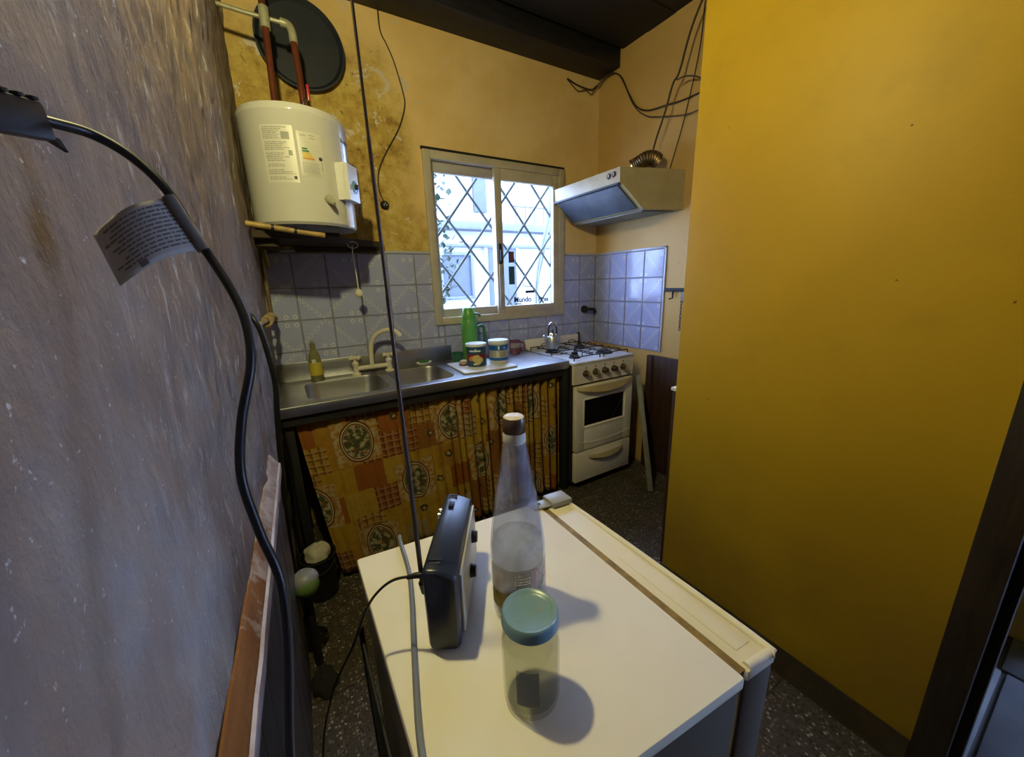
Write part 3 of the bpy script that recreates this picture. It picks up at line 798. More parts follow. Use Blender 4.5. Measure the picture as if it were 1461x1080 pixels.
# mixer tap
tp = thing('mixer_tap', 'cream plastic mixer tap with two cross handles behind the sink', 'tap', (0.395, 2.235, CZ))
for x in (0.303, 0.487):
    MB().lathe([(0, 0), (0.026, 0), (0.026, .006), (0.016, .012), (0.015, .05), (0.018, .055), (0.018, .068), (0.010, .075), (0.010, .085), (0, .087)], (x, 2.235, CZ), 20).build('valve_body', M_CORDW, tp)
    h = MB()
    for k in range(4):
        a = k * pi / 2 + 0.5
        h.tube([(x, 2.235, 0.962), (x + 0.030 * cos(a), 2.235 + 0.030 * sin(a), 0.966)], [0.006, 0.0085], 8)
        h.ball((x + 0.031 * cos(a), 2.235 + 0.031 * sin(a), 0.966), 0.0095, 10)
    h.ball((x, 2.235, 0.965), 0.012, 12)
    h.build('cross_handle', M_CORDW, tp)
MB().tube([(0.303, 2.235, 0.905), (0.487, 2.235, 0.905)], 0.013, 12).build('bridge', M_CORDW, tp)
MB().tube(spline([(0.392, 2.235, 0.905), (0.393, 2.235, 0.96), (0.398, 2.23, 1.03), (0.425, 2.21, 1.085), (0.475, 2.18, 1.112), (0.52, 2.155, 1.105), (0.545, 2.14, 1.075)]), [0.0125] * 36 + [0.011], 12).build('spout', M_CORDW, tp)

# washing up bottle
M_SOAP = plain('olive soap plastic', (0.20, 0.19, 0.08), (0.15, 0.14, 0.06), 0.25)
M_SOAPY = plain('yellow soap label', (0.52, 0.42, 0.04), (0.46, 0.36, 0.03), 0.4)
sp = thing('soap_bottle', 'olive washing up liquid bottle with yellow label at left of sink', 'bottle', (0.105, 2.238, CZ))
MB().lathe([(0, 0), (0.028, 0), (0.031, .006), (0.031, .10), (0.026, .14), (0.013, .165), (0.012, .18), (0, .181)], (0.105, 2.238, CZ), 24, Matrix.Diagonal((1, .75, 1, 1))).build('body', M_SOAP, sp)
MB().lathe([(0.0316, .03), (0.0318, .035), (0.0318, .095), (0.0316, .10)], (0.105, 2.238, CZ), 24, Matrix.Diagonal((1, .76, 1, 1))).build('label', M_SOAPY, sp)
MB().box(0.089, 0.108, 2.2115, 2.2135, CZ + 0.095, CZ + 0.118).build('label_print', M_PAPER, sp)
MB().lathe([(0, 0.215), (0.006, .214), (0.008, .205), (0.013, .20), (0.014, .178), (0, .178)], (0.105, 2.238, CZ), 16).build('cap', M_SOAP, sp)
# soap dish and sponge
solo('soap_dish', MB().lathe([(0, .002), (0.03, 0), (0.045, .008), (0.052, .018), (0.049, .019), (0.035, .010), (0, .008)], (0.70, 2.252, CZ), 24, Matrix.Diagonal((1, .62, 1, 1))), M_PLASTW, (0.70, 2.252, CZ), 'small white soap dish behind the right sink bowl', 'dish')
M_SPONGE = plain('green scouring sponge', (0.05, 0.20, 0.06), (0.03, 0.14, 0.04), 0.95, bump=0.6, bscale=200)
solo('sponge', MB().box(0.675, 0.73, 2.238, 2.270, CZ + 0.012, CZ + 0.028, .006), M_SPONGE, (0.70, 2.252, CZ + .012), 'green scouring sponge lying in the white soap dish', 'sponge')

# white board with tins
bd = Matrix.Translation((0.965, 1.985, CZ)) @ Matrix.Rotation(radians(-3), 4, 'Z')
solo('cutting_board', MB().box(-0.165, 0.165, -0.15, 0.15, 0.002, 0.012, .003, bd), M_BOARD, (0.965, 1.985, CZ), 'thin white board lying on the steel counter under the tins', 'board')
BZ = CZ + 0.012
def band(mb, c, r, z0, z1, n=36):
    return mb.lathe([(r - .001, z0), (r, z0 + .0005), (r, z1 - .0005), (r - .001, z1)], c, n)
def patch(c, r, a0, a1, z0, z1, n=8, rot=0.0):
    """small curved print on a cylinder; angle 0 faces -Y"""
    mb = MB()
    mb.grid(n, 1, lambda u, v: (c[0] + r * sin(a0 + (a1 - a0) * u), c[1] - r * cos(a0 + (a1 - a0) * u), c[2] + z0 + (z1 - z0) * v))
    return mb
M_TINB = plain('deep teal tin print', (0.015, 0.07, 0.13), (0.012, 0.055, 0.11), 0.3)
M_TINR = plain('dark red tin print', (0.22, 0.015, 0.03), (0.17, 0.012, 0.03), 0.3)
M_TINY = plain('pale yellow fruit print', (0.62, 0.52, 0.22), (0.5, 0.42, 0.12), 0.4, scale=60)
M_TINO = plain('orange fruit print', (0.62, 0.20, 0.03), rough=0.4)
M_TINBL = plain('bright blue tin print', (0.015, 0.12, 0.42), (0.012, 0.10, 0.36), 0.3)
M_TINC = plain('grey beige tin print', (0.40, 0.40, 0.34), (0.34, 0.33, 0.28), 0.4)
def tin(c, r, h, label): 
    t = thing('food_tin', label, 'tin', c, 'tins on the white board')
    return t
c1 = (0.935, 1.985, BZ)
t1 = thing('food_tin', 'dark teal tin with a red band, fruit print and white lid', 'tin', c1, 'tins on the white board')
MB().lathe([(0, 0), (0.056, 0), (0.058, .004), (0.058, .118), (0, .118)], c1, 36).build('can', M_TINB, t1)
MB().lathe([(0, 0.116), (0.0605, .116), (0.062, .119), (0.062, .128), (0.060, .131), (0.05, .130), (0, .129)], c1, 36).build('lid', M_BOARD, t1)
band(MB(), c1, 0.0585, .045, .073).build('band', M_TINR, t1)
ca = radians(24)   # print faces the camera side, slightly left
for (a, z, s, m) in ((-.05, .048, .024, M_TINY), (.25, .040, .022, M_TINY), (.1, .03, .02, M_TINY), (-.45, .050, .016, M_TINO), (-.6, .046, .014, M_TINO), (.05, .056, .016, M_TINY)):
    A = a - ca
    MB().lathe([(0, .004), (s * .6, .003), (s, 0)], (c1[0] + .0588 * sin(A), c1[1] - .0588 * cos(A), c1[2] + z), 14, Matrix.Rotation(A, 4, 'Z') @ Matrix.Rotation(pi / 2, 4, 'X') @ Matrix.Diagonal((1, .85, .5, 1))).build('fruit_print', m, t1)
for (a0, a1, z) in ((-.75, .42, .088), (-.2, 0.0, .098), (-.35, .15, .012)):
    patch(c1, .0587, a0 - ca, a1 - ca, z, z + (.008 if z < .09 else .005)).build('label_print', M_BOARD, t1)
c2 = (1.072, 1.962, BZ)
t2 = thing('food_tin', 'bright blue and beige tin with white lid, right one on board', 'tin', c2, 'tins on the white board')
MB().lathe([(0, 0), (0.055, 0), (0.057, .004), (0.057, .122), (0, .122)], c2, 36).build('can', M_PAPER, t2)
MB().lathe([(0, 0.120), (0.0595, .120), (0.061, .123), (0.061, .137), (0.059, .140), (0, .139)], c2, 36).build('lid', M_BOARD, t2)
band(MB(), c2, 0.0575, .082, .114).build('band', M_TINBL, t2)
band(MB(), c2, 0.0575, .022, .040).build('band', M_TINBL, t2)
band(MB(), c2, 0.0574, .041, .081).build('band', M_TINC, t2)
cb = radians(28)
patch(c2, .0578, -.25 - cb, .05 - cb, .044, .078).build('label_print', M_PAPER, t2)
patch(c2, .0579, .12 - cb, .75 - cb, .044, .076).build('label_print', plain('tan print', (0.36, 0.31, 0.2)), t2)
patch(c2, .0580, -.08 - cb, .1 - cb, .088, .110).build('label_print', M_BOARD, t2)
patch(c2, .0580, .5 - cb, .75 - cb, .095, .100).build('label_print', M_BOARD, t2)

# thermos, cups, mug, biscuits
th = thing('thermos_flask', 'tall green plastic thermos flask standing below the window', 'flask', (1.005, 2.215, CZ))
MB().lathe([(0, 0), (0.050, 0), (0.052, .006), (0.052, .22), (0.049, .25), (0.042, .265), (0.042, .268)], (1.005, 2.215, CZ), 32).build('body', M_GREEN, th)
MB().lathe([(0.0, .335), (0.030, .333), (0.036, .325), (0.043, .275), (0.044, .262), (0, .262)], (1.005, 2.215, CZ), 32).build('cup_lid', M_GREEN, th)
MB().tube(spline([(1.053, 2.20, 1.08), (1.085, 2.19, 1.085), (1.095, 2.185, 1.05), (1.093, 2.187, 0.97), (1.075, 2.19, 0.935), (1.052, 2.20, 0.935)]), 0.010, 10).build('handle', M_GREEND, th)
MB().tube(spline([(1.03, 2.185, 1.165), (1.055, 2.17, 1.16), (1.06, 2.165, 1.145)]), 0.008, 8).build('spout', M_GREEND, th)
solo('green_cup', MB().lathe([(0, 0), (0.030, 0), (0.036, .06), (0.034, .06), (0.029, .004), (0, .004)], (0.905, 2.20, CZ), 24), M_GREEND, (0.905, 2.20, CZ), 'dark green plastic cup left of the thermos flask', 'cup')
bs = Random = None
for i, (dz, w) in enumerate(((0.0, .024), (.010, .025), (.020, .022))):
    solo('biscuit', MB().lathe([(0, 0), (w, 0), (w + .002, .004), (w, .009), (0, .009)], (0.868 + .003 * i, 2.03, CZ + 0.012 + dz), 18), (M_TINR, M_TINC, M_CREAMH)[i], (0.868, 2.03, CZ + 0.012 + dz), ('dark red round biscuit lowest of the little stack beside teal tin', 'beige round biscuit in the middle of the stack beside teal tin', 'yellowish round biscuit on top of the stack beside teal tin')[i], 'biscuit', 'biscuits stacked beside the teal tin')
mg = thing('mug', 'plum coloured mug with pale stripe behind the blue tin', 'mug', (1.335, 2.205, CZ))
MB().lathe([(0, 0), (0.034, 0), (0.040, .02), (0.040, .092), (0.037, .092), (0.036, .02), (0.03, .006), (0, .006)], (1.335, 2.205, CZ), 28).build('body', M_MUG, mg)
MB().tube(spline([(1.374, 2.20, .945), (1.40, 2.197, .94), (1.408, 2.195, .915), (1.398, 2.197, .89), (1.373, 2.20, .885)]), 0.006, 8).build('handle', M_MUG, mg)
for k in range(9):
    patch((1.335, 2.205, CZ), .0405, -1.3 + k * .22, -1.17 + k * .22, .045, .078, 2).build('stripe', M_TINC, mg)

# ------------------------------------------------------------------ stove
SX0, SX1, SF, SB = 1.462, 1.975, 1.735, 2.285
st = thing('gas_stove', 'cream gas cooker with five knobs standing right of the counter', 'stove', (1.72, 2.0, 0))
MB().box(SX0, SX1, SF + 0.012, SB, 0.045, 0.845, .003).build('body', M_BLKIRON, st)
for (x, y) in ((SX0 + .02, SF + .05), (SX1 - .05, SF + .05), (SX0 + .02, SB - .06), (SX1 - .05, SB - .06)):
    MB().box(x, x + .03, y, y + .03, 0, 0.047).build('foot', M_BLKIRON, st)
hob = MB().box(SX0 - .004, SX1 + .004, SF - .012, SB, 0.842, 0.862, .006)
hb = hob.build('hob_top', M_WHITE_EN, st)
MB().prism([(SF + .014, 0.842), (SF - .012, 0.842), (SF - .004, 0.722), (SF + .014, 0.722)], 'x', SX0, SX1).build('control_panel', M_CREAM, st)
M_KNOB = plain('brown knob', (0.055, 0.032, 0.016), (0.035, 0.02, 0.012), 0.35); M_KNOBL = plain('tan knob face', (0.34, 0.22, 0.09), rough=0.4)
for k, x in enumerate((1.553, 1.634, 1.712, 1.793, 1.876)):
    kn = MB().lathe([(0, .030), (0.012, .029), (0.017, .024), (0.020, .004), (0.023, 0), (0, 0)], (x, SF - .008, 0.787), 20, Matrix.Rotation(radians(-90 + 180), 4, 'X')).build('knob', M_KNOB, st)
    MB().box(x - .004, x + .004, SF - .046, SF - .030, 0.775, 0.803, .002).build('knob_grip', M_KNOBL if k in (0, 1, 4) else M_KNOB, kn)
    MB().box(x - .003, x + .003, SF - .0125, SF - .0085, 0.817, 0.829).build('mark', M_INKD, st)
# oven door
od = MB()
frame(od, 1.470, 1.968, 0.272, 0.708, 0.072, SF - .018, SF + .014, .004, 0.165, 0.09)
odo = od.build('oven_door', M_CREAM, st)
MB().box(1.535, 1.905, SF - .008, SF + .004, 0.43, 0.62).build('oven_window', M_OVENGL, odo)
frame(MB(), 1.528, 1.912, 0.423, 0.627, 0.012, SF - .022, SF - .006, .003).build('window_rim', M_CREAM, odo)
MB().tube([(1.478 + .48 * i / 24, SF - .018, 0.335 - 0.022 * sin(pi * i / 24) + 0.0) for i in range(25)], 0.003, 6).build('moulding', M_CREAM, odo)
def bow(x0, x1, z, depth, hgt, sag):
    N = 20; vs = []; fs = []
    for i in range(N + 1):
        t = i / N; s = sin(pi * t) ** 0.6 if 0 < t < 1 else 0
        x = x0 + (x1 - x0) * t; y = SF - .018 - depth * s; zb = z - sag * sin(pi * t)
        vs += [(x, y, z + hgt * .5), (x, y - .004, zb + .0), (x, y + .008, zb - hgt * .5), (x, y + .012, z + hgt * .3)]
    for i in range(N):
        for j in range(4): fs.append((i * 4 + j, i * 4 + (j + 1) % 4, i * 4 + 4 + (j + 1) % 4, i * 4 + 4 + j))
    fs += [(0, 1, 2, 3), tuple(N * 4 + j for j in (3, 2, 1, 0))]
    return MB().add(vs, fs)
bow(1.474, 1.964, 0.694, 0.035, 0.03, 0.034).build('oven_handle', M_CREAMH, odo)
dr = MB().box(1.470, 1.968, SF - .018, SF + .014, 0.055, 0.262, .004).build('drawer', M_CREAM, st)
bow(1.585, 1.895, 0.215, 0.028, 0.03, 0.022).build('drawer_handle', M_CREAMH, dr)
bg_ = MB().box(SX0, SX1 - .02, SB - .022, SB - .006, 0.86, 0.945, .004).build('backguard', M_CREAM, st)
MB().box(SX1 - .024, SX1 - .014, SB - .028, SB - .002, 0.855, 0.952).build('backguard_end', M_BLKIRON, bg_)
for n, (bx, by, r) in enumerate(((1.575, 1.86, .030), (1.845, 1.87, .046), (1.585, 2.115, .040), (1.845, 2.12, .036))):
    bu = MB().lathe([(0, .020), (r * .75, .020), (r, .014), (r, .008), (r * 1.25, .002), (r * 1.3, 0), (0, 0)], (bx, by, 0.862), 24).build('burner', M_BLKIRON, st)
    MB().lathe([(0, .027), (r * .6, .026), (r * .7, .020), (0, .020)], (bx, by, 0.862), 20).build('burner_cap', M_BLACK, bu)
gz = 0.889
for (gx0, gx1) in ((1.478, 1.712), (1.724, 1.962)):
    g = MB(); xm = (gx0 + gx1) / 2
    for y in (1.76, 1.99, 2.24):
        g.tube(spline([(gx0 + .01, y, 0.866), (gx0 + .012, y, gz - .004), (gx0 + .03, y, gz), (gx1 - .03, y, gz), (gx1 - .012, y, gz - .004), (gx1 - .01, y, 0.866)], 4), 0.0036, 8)
    for x in (gx0 + .055, gx1 - .055):
        g.tube([(x, 1.76, gz), (x, 2.24, gz)], 0.0036, 8)
    for y in (1.815, 1.91, 2.06, 2.17):
        g.tube([(gx0 + .02, y, gz), (gx0 + .075, y, gz + .001)], .0036, 8); g.tube([(gx1 - .02, y, gz), (gx1 - .075, y, gz + .001)], .0036, 8)
    for y in (1.775, 2.02, 2.21):
        g.tube(spline([(xm - .03, y, gz), (xm - .03, y, gz + .018), (xm, y, gz + .026), (xm + .03, y, gz + .018), (xm + .03, y, gz)], 3), 0.003, 6)
    g.build('pan_grate', M_BLKIRON, st)
# moka pot burner lump replaced by small star cap
MB().lathe([(0, .050), (0.004, .05), (0.006, .03), (0.02, .026), (0.022, .008), (0, .008)], (1.575, 1.86, 0.875), 16).build('small_burner_cap', M_BLACK, st)

# kettle
KX, KY, KZ = 1.588, 2.112, gz + 0.0045
kt = thing('kettle', 'small dull aluminium kettle on the back left burner of stove', 'kettle', (KX, KY, KZ))
MB().lathe([(0, 0), (0.050, 0), (0.054, .006), (0.053, .062), (0.046, .082), (0.032, .09), (0.031, .094), (0, .094)], (KX, KY, KZ), 32).build('body', M_ALUM, kt)
ld = MB().lathe([(0.034, .092), (0.030, .102), (0.012, .110), (0, .111)], (KX, KY, KZ), 28).build('lid', M_CHROME, kt)
MB().lathe([(0, .132), (0.007, .130), (0.009, .122), (0.005, .116), (0.005, .109), (0, .109)], (KX, KY, KZ), 16).build('lid_knob', M_BLACK, ld)
MB().tube(spline([(KX - .045, KY, KZ + .07), (KX - .068, KY, KZ + .082), (KX - .074, KY, KZ + .096)]), [0.012] * 6 + [0.010] * 6 + [0.007], 10).build('spout', M_ALUM, kt)
MB().tube(spline([(KX - .034, KY, KZ + .088), (KX - .034, KY, KZ + .135), (KX - .016, KY, KZ + .168), (KX + .012, KY, KZ + .170), (KX + .033, KY, KZ + .14), (KX + .036, KY, KZ + .088)]), 0.0055, 10).build('handle', M_BLACK, kt)
MB().tube(spline([(KX - .028, KY - .001, KZ + .160), (KX - .01, KY - .001, KZ + .174), (KX + .014, KY - .001, KZ + .173), (KX + .029, KY - .001, KZ + .153)]), 0.0075, 10).build('grip', M_CHROME, kt)

# strip leaning on stove corner, dark panel, low board by the partition
sd = Vector((1.868, 1.437, 0.0)); sdt = Vector((2.02, 1.715, 0.70))
ax = (sdt - sd).normalized(); sidev = ax.cross(Vector((0.75, 0.65, 0))).normalized(); nv = ax.cross(sidev)
Ms = Matrix(((sidev.x, nv.x, ax.x, sd.x), (sidev.y, nv.y, ax.y, sd.y), (sidev.z, nv.z, ax.z, sd.z + .006), (0, 0, 0, 1)))
solo('metal_strip', MB().box(-.017, .017, -.006, .006, 0, (sdt - sd).length, .002, Ms), M_GREY, tuple(sd), 'dull grey strip leaning from the floor against the stove side', 'strip')
pn = thing('wood_panel', 'dark brown wood panel against the wall right of the stove', 'panel', (2.14, 1.35, 0))
MB().box(RXW - 0.03, RXW - 0.006, 0.93, 1.735, 0, 0.832, .003).build('panel_sheet', M_DKWOOD, pn)
MB().box(RXW - 0.042, RXW - 0.028, 1.69, 1.735, 0, 0.832, .003).build('panel_stile', M_DKWOOD, pn)
lb = thing('low_board', 'narrow dark brown board with white top edge behind the partition end', 'board', (1.42, 0.96, 0))
MB().box(1.395, 1.70, 0.925, 0.995, 0, 0.875, .003).build('board', M_DKWOOD, lb)
MB().box(1.388, 1.71, 0.92, 1.00, 0.875, 0.89, .003).build('top_edge', M_PLASTW, lb)

# latch on right wall
lt = thing('door_bolt', 'dark iron bolt latch with hanging chain on wall right of tiles', 'latch', (RXW, 1.55, 1.27))
MB().box(RXW - 0.018, RXW, 1.40, 1.65, 1.262, 1.283, .003).build('bolt', M_BLKIRON, lt)
MB().box(RXW - 0.008, RXW, 1.42, 1.53, 1.19, 1.275, .002).build('plate', M_GREY, lt)
MB().tube([(RXW - .012, 1.585, 1.265), (RXW - .014, 1.585, 1.22), (RXW - .03, 1.60, 1.215)], 0.005, 8).build('bolt_handle', M_BLKIRON, lt)
for i in range(9):
    z = 1.19 - i * .02
    MB().tube([(RXW - .010 + (.004 * cos(t) if i % 2 else 0), 1.52 + (0 if i % 2 else .006 * cos(t)), z + .013 * sin(t)) for t in [q * pi / 5 for q in range(10)]], 0.0018, 6, closed=True).build('chain_link', M_BLKIRON, lt)
# gas tap
gt = thing('gas_tap', 'black wall tap on blue tiles in the corner above stove', 'tap', (2.04, BY, 1.126))
MB().lathe([(0, .03), (0.022, .03), (0.028, .02), (0.030, 0), (0, 0)], (2.04, BY - .006, 1.126), 20, Matrix.Rotation(pi / 2, 4, 'X')).build('rosette', M_BLACK, gt)
MB().tube(spline([(2.04, BY - .03, 1.126), (2.06, BY - .055, 1.128), (2.10, BY - .06, 1.122), (2.115, BY - .055, 1.10)]), 0.012, 10).build('spigot', M_BLACK, gt)
# wall outlet
so = thing('wall_socket', 'small round dark ceramic socket on stained wall left of window', 'socket', (0.577, BY, 1.787))
MB().lathe([(0, .018), (0.016, .018), (0.022, .010), (0.025, 0), (0, 0)], (0.577, BY, 1.787), 20, Matrix.Rotation(pi / 2, 4, 'X')).build('base', M_BLACK, so)
for dx, dz in ((-.007, 0), (.007, 0), (0, .009)):
    MB().lathe([(0, .001), (0.003, 0)], (0.577 + dx, BY - .0185, 1.787 + dz), 8, Matrix.Rotation(pi / 2, 4, 'X')).build('hole', M_PLASTW, so)

# ------------------------------------------------------------------ water heater
HC, HR, HB, HT = (0.155, 1.99), 0.2, 1.60, 2.035
ht = thing('water_heater', 'ivory cylindrical electric water heater on the dark corner shelf', 'water heater', (HC[0], HC[1], HB))
hc3 = (HC[0], HC[1], HB)
H = HT - HB
MB().lathe([(0, 0.006), (HR - .03, 0.004), (HR - .008, 0), (HR, .010), (HR, H - .04), (HR + .0015, H - .038), (HR + .0015, H - .03), (HR - .004, H - .012), (HR - .03, H - .003), (0, H)], hc3, 64).build('tank', M_HEATER, ht)
def hp(a0, a1, z0, z1, mat, nm='label_print', dr=0.0006, n=8):
    return patch(hc3, HR + dr, radians(a0), radians(a1), z0 - HB, z1 - HB, n).build(nm, mat, ht)
hp(-39, -6, 1.748, 1.945, M_PAPER, 'spec_label', .0004)
hp(-3, 22, 1.775, 1.93, plain('faint energy label', (0.55, 0.535, 0.47), rough=0.3), 'energy_label', .0004)
rr = random.Random(11)
pr = MB()
def dash(a0, a1, z, t):
    o = len(pr.v)
    q = patch(hc3, HR + .0009, radians(a0), radians(a1), z - HB, z + t - HB, 3); pr.add(q.v, q.f)
z = 1.935
while z > 1.757:
    a = -37.0 + rr.uniform(0, 1.5)
    end = rr.choice((-20, -17, -9, -12))
    while a < end:
        l = rr.uniform(1.0, 4.0)
        if not (1.895 < z < 1.925 and a + l > -19) and not (1.84 < z < 1.862 and a + l > -14): dash(a, min(a + l, -8), z, 0.0028)
        a += l + 0.6
    z -= rr.choice((0.0062, 0.0062, 0.0062, 0.013))
z = 1.82
while z > 1.782:
    a = -1.0
    while a < 15:
        l = rr.uniform(1, 3); dash(a, a + l, z, 0.0022); a += l + .5
    z -= .0065
for (a0, z) in ((9, 1.918), (9, 1.908), (0, 1.915)): dash(a0, a0 + 6, z, .003)
po_ = pr.build('label_print', M_INK, ht); po_['kind'] = 'stuff'
hp(-18, -10, 1.897, 1.922, M_INK); hp(-13, -9, 1.842, 1.860, M_INK); hp(-11, -8, 1.760, 1.771, M_INKD)
M_EG = plain('green energy bar', (0.03, 0.16, 0.05), rough=0.4); M_EY = plain('yellow energy bar', (0.62, 0.42, 0.02), rough=0.4); M_EO = plain('orange energy bar', (0.55, 0.25, 0.02), rough=0.4)
for i, (m, e) in enumerate(((M_EG, 6), (M_EG, 7.5), (M_EY, 9), (M_EY, 10.5), (M_EO, 12))):
    hp(0.5, e, 1.868 - i * .0085, 1.8745 - i * .0085, m, 'energy_bar', .0010, 4)
MB().lathe([(0, .001), (.007, .001), (.007, 0)], (HC[0] + (HR + .0008) * sin(radians(18.5)), HC[1] - (HR + .0008) * cos(radians(18.5)), 1.842), 14, Matrix.Rotation(radians(18.5), 4, 'Z') @ Matrix.Rotation(pi / 2, 4, 'X')).build('label_print', M_INKD, ht)
for i in range(4): hp(19.2, 19.9, 1.825 - i * .008, 1.830 - i * .008, M_INKD)
# brand lettering turned away on the right side
for i in range(8):
    hp(52 + i * 3.0, 54 + i * 3.0, 1.935, 1.950 - (i % 3) * .004, M_INKD, 'brand_print')
# thermostat housing
ang = radians(50)
Mt = Matrix.Translation((HC[0], HC[1], 0)) @ Matrix.Rotation(ang, 4, 'Z')
tb = MB().prism([(-.050, -HR + .012), (.050, -HR + .012), (.050, -HR - .032), (-.038, -HR - .040), (-.050, -HR - .03)], 'z', 1.705, 1.845)
tb.v = [Mt @ q for q in tb.v]
tbo = tb.build('thermostat_box', M_PLASTW, ht)
for i in range(8):
    MB().box(-.0525, -.046, -HR - .030, -HR - .024, 1.722 + i * .013, 1.729 + i * .013, 0, Mt).build('rib', M_PLASTW, tbo)
M_DIAL = plain('blue dial ring', (0.12, 0.30, 0.55), (0.16, 0.36, 0.6), 0.2)
MB().lathe([(0, .004), (.020, .004), (.026, 0)], (0, 0, 0), 24, Mt @ Matrix.Translation((.012, -HR - .036, 1.762)) @ Matrix.Rotation(radians(6), 4, 'Z') @ Matrix.Rotation(pi / 2, 4, 'X')).build('dial_ring', M_DIAL, tbo)
MB().lathe([(0, .014), (.009, .013), (.011, .002), (0, .002)], (0, 0, 0), 18, Mt @ Matrix.Translation((.012, -HR - .038, 1.762)) @ Matrix.Rotation(pi / 2, 4, 'X')).build('dial_knob', M_BLACK, tbo)
a = radians(21.5)
MB().lathe([(0, .05), (.006, .05), (.010, .04), (.012, .02), (.015, .012), (.017, 0), (0, 0)], (HC[0] + HR * sin(a), HC[1] - HR * cos(a), 1.700), 18, Matrix.Rotation(a, 4, 'Z') @ Matrix.Rotation(pi / 2 + .5, 4, 'X')).build('relief_valve', M_FITTING, ht)
hp(43, 56, 1.603, 1.705, M_PLASTW, 'cable_cover', .008)

# shelf, bracket stick, pull cord
sh = thing('corner_shelf', 'dark wooden corner shelf under the water heater', 'shelf', (0.1, 2.2, 1.54))
MB().prism([(wx(1.93, 1.55) + .012, 1.93), (0.10, 1.965), (0.535, 2.262), (0.545, BY - .001), (wx(2.3, 1.55) + .012, BY - .001)], 'z', 1.560, 1.588).build('shelf_board', M_SHELF, sh)
MB().prism([(wx(1.98, 1.55) + .012, 1.98), (0.03, 1.98), (0.03, BY - .002), (wx(2.3, 1.55) + .012, BY - .002)], 'z', 1.530, 1.560).build('bearer', M_SHELF, sh)
MB().box(0.10, 0.50, BY - .035, BY - .001, 1.532, 1.560, .002).build('bearer', M_SHELF, sh)
for (x, y) in ((0.05, 2.02), (0.26, 2.09), (0.13, 2.15)):
    MB().box(x - .03, x + .03, y - .012, y + .012, 1.587, 1.607).build('wedge', M_SHELF, sh)
yp = thing('yellow_pipe', 'short yellowed pipe with black bands sticking out below the heater front', 'pipe', (0.0, 1.838, 1.588))
MB().tube([(-.080, 1.838, 1.600), (0.20, 1.846, 1.564)], 0.011, 12).build('pipe', M_YPIPE, yp)
for t in (0.34, 0.62):
    p = Vector((-.080, 1.838, 1.600)).lerp(Vector((0.20, 1.846, 1.564)), t)
    MB().tube([p - Vector((.005, 0, -.0007)), p + Vector((.005, 0, -.0007))], 0.0125, 12).build('band', M_BLACK, yp)
pc = thing('pull_cord', 'cream pull cord with round knob hanging from the shelf', 'cord', (0.372, 2.13, 1.26))
PCX, PCY = 0.352, 2.15
MB().tube(spline([(PCX, PCY, 1.555), (PCX - .003, PCY, 1.49), (PCX + .002, PCY, 1.42), (PCX + .004, PCY, 1.335)]), 0.0028, 8).build('string', M_CORDW, pc)
MB().ball((PCX + .004, PCY, 1.318), 0.020, 16, (1, .8, 1.15)).build('knob', M_CORDW, pc)
MB().tube([(PCX + .024 * cos(t), PCY - .02, 1.556 + .016 * sin(t)) for t in [q * pi / 8 for q in range(16)]], 0.0022, 6, closed=True).build('ring', M_CORDW, pc)

# black disc on wall
dc = thing('round_pan', 'large round blue black pan hanging on the back wall above heater', 'pan', (0.262, BY - .02, 2.275))
Md = Matrix.Translation((0.262, BY - .012, 2.452)) @ Matrix.Rotation(pi / 2, 4, 'X')
MB().lathe([(0, .012), (0.165, .014), (0.180, .030), (0.187, .030), (0.183, .018), (0.172, .002), (0, 0)], (0, 0, 0), 56, Md).build('pan_body', M_DISC, dc)

# copper pipes
cp = thing('water_pipes', 'red brown copper pipes with pale elbows rising from the water heater', 'pipe', (0.16, 2.0, 2.035))
MB().tube([(0.099, 1.99, 2.02), (0.113, 2.02, 2.38), (0.117, 2.03, 2.80)], 0.0125, 12).build('cold_pipe', M_COPPER, cp)
MB().tube(spline([(0.206, 1.99, 2.10), (0.207, 2.0, 2.22), (0.206, 2.02, 2.33)]), 0.0125, 12).build('hot_pipe', M_COPPER, cp)
MB().tube(spline([(0.206, 2.02, 2.325), (0.206, 2.025, 2.365), (0.196, 2.03, 2.39), (0.17, 2.035, 2.397)]), 0.0155, 12).build('elbow', M_FITTING, cp)
MB().tube([(0.19, 2.035, 2.396), (0.04, 2.06, 2.41), (wx(2.06, 2.4) + .004, 2.07, 2.42)], 0.008, 10).build('cross_pipe', M_FITTING, cp)
MB().tube([(0.1125, 2.02, 2.352), (0.115, 2.022, 2.425)], 0.0185, 14).build('tee', M_FITTING, cp)
MB().tube([(0.207, 1.99, 2.028), (0.207, 1.99, 2.105)], 0.0105, 12).build('flexible_hose', M_CHROME, cp)
MB().tube([(0.207, 1.99, 2.03), (0.207, 1.99, 2.045)], 0.014, 6).build('nut', M_CHROME, cp)
MB().box(0.222, 0.233, 1.965, 1.975, 2.105, 2.165, .003).build('lever', M_RED, cp)
MB().tube([(0.207, 1.985, 2.11), (0.228, 1.972, 2.11)], 0.006, 8).build('lever_stem', M_CHROME, cp)
hose = spline([(0.255, 2.05, 2.02), (0.25, 2.08, 2.08), (0.27, 2.12, 2.10), (0.28, 2.2, 2.05)])
MB().tube(hose, 0.006, 8).build('thin_hose', M_BLACK, cp)

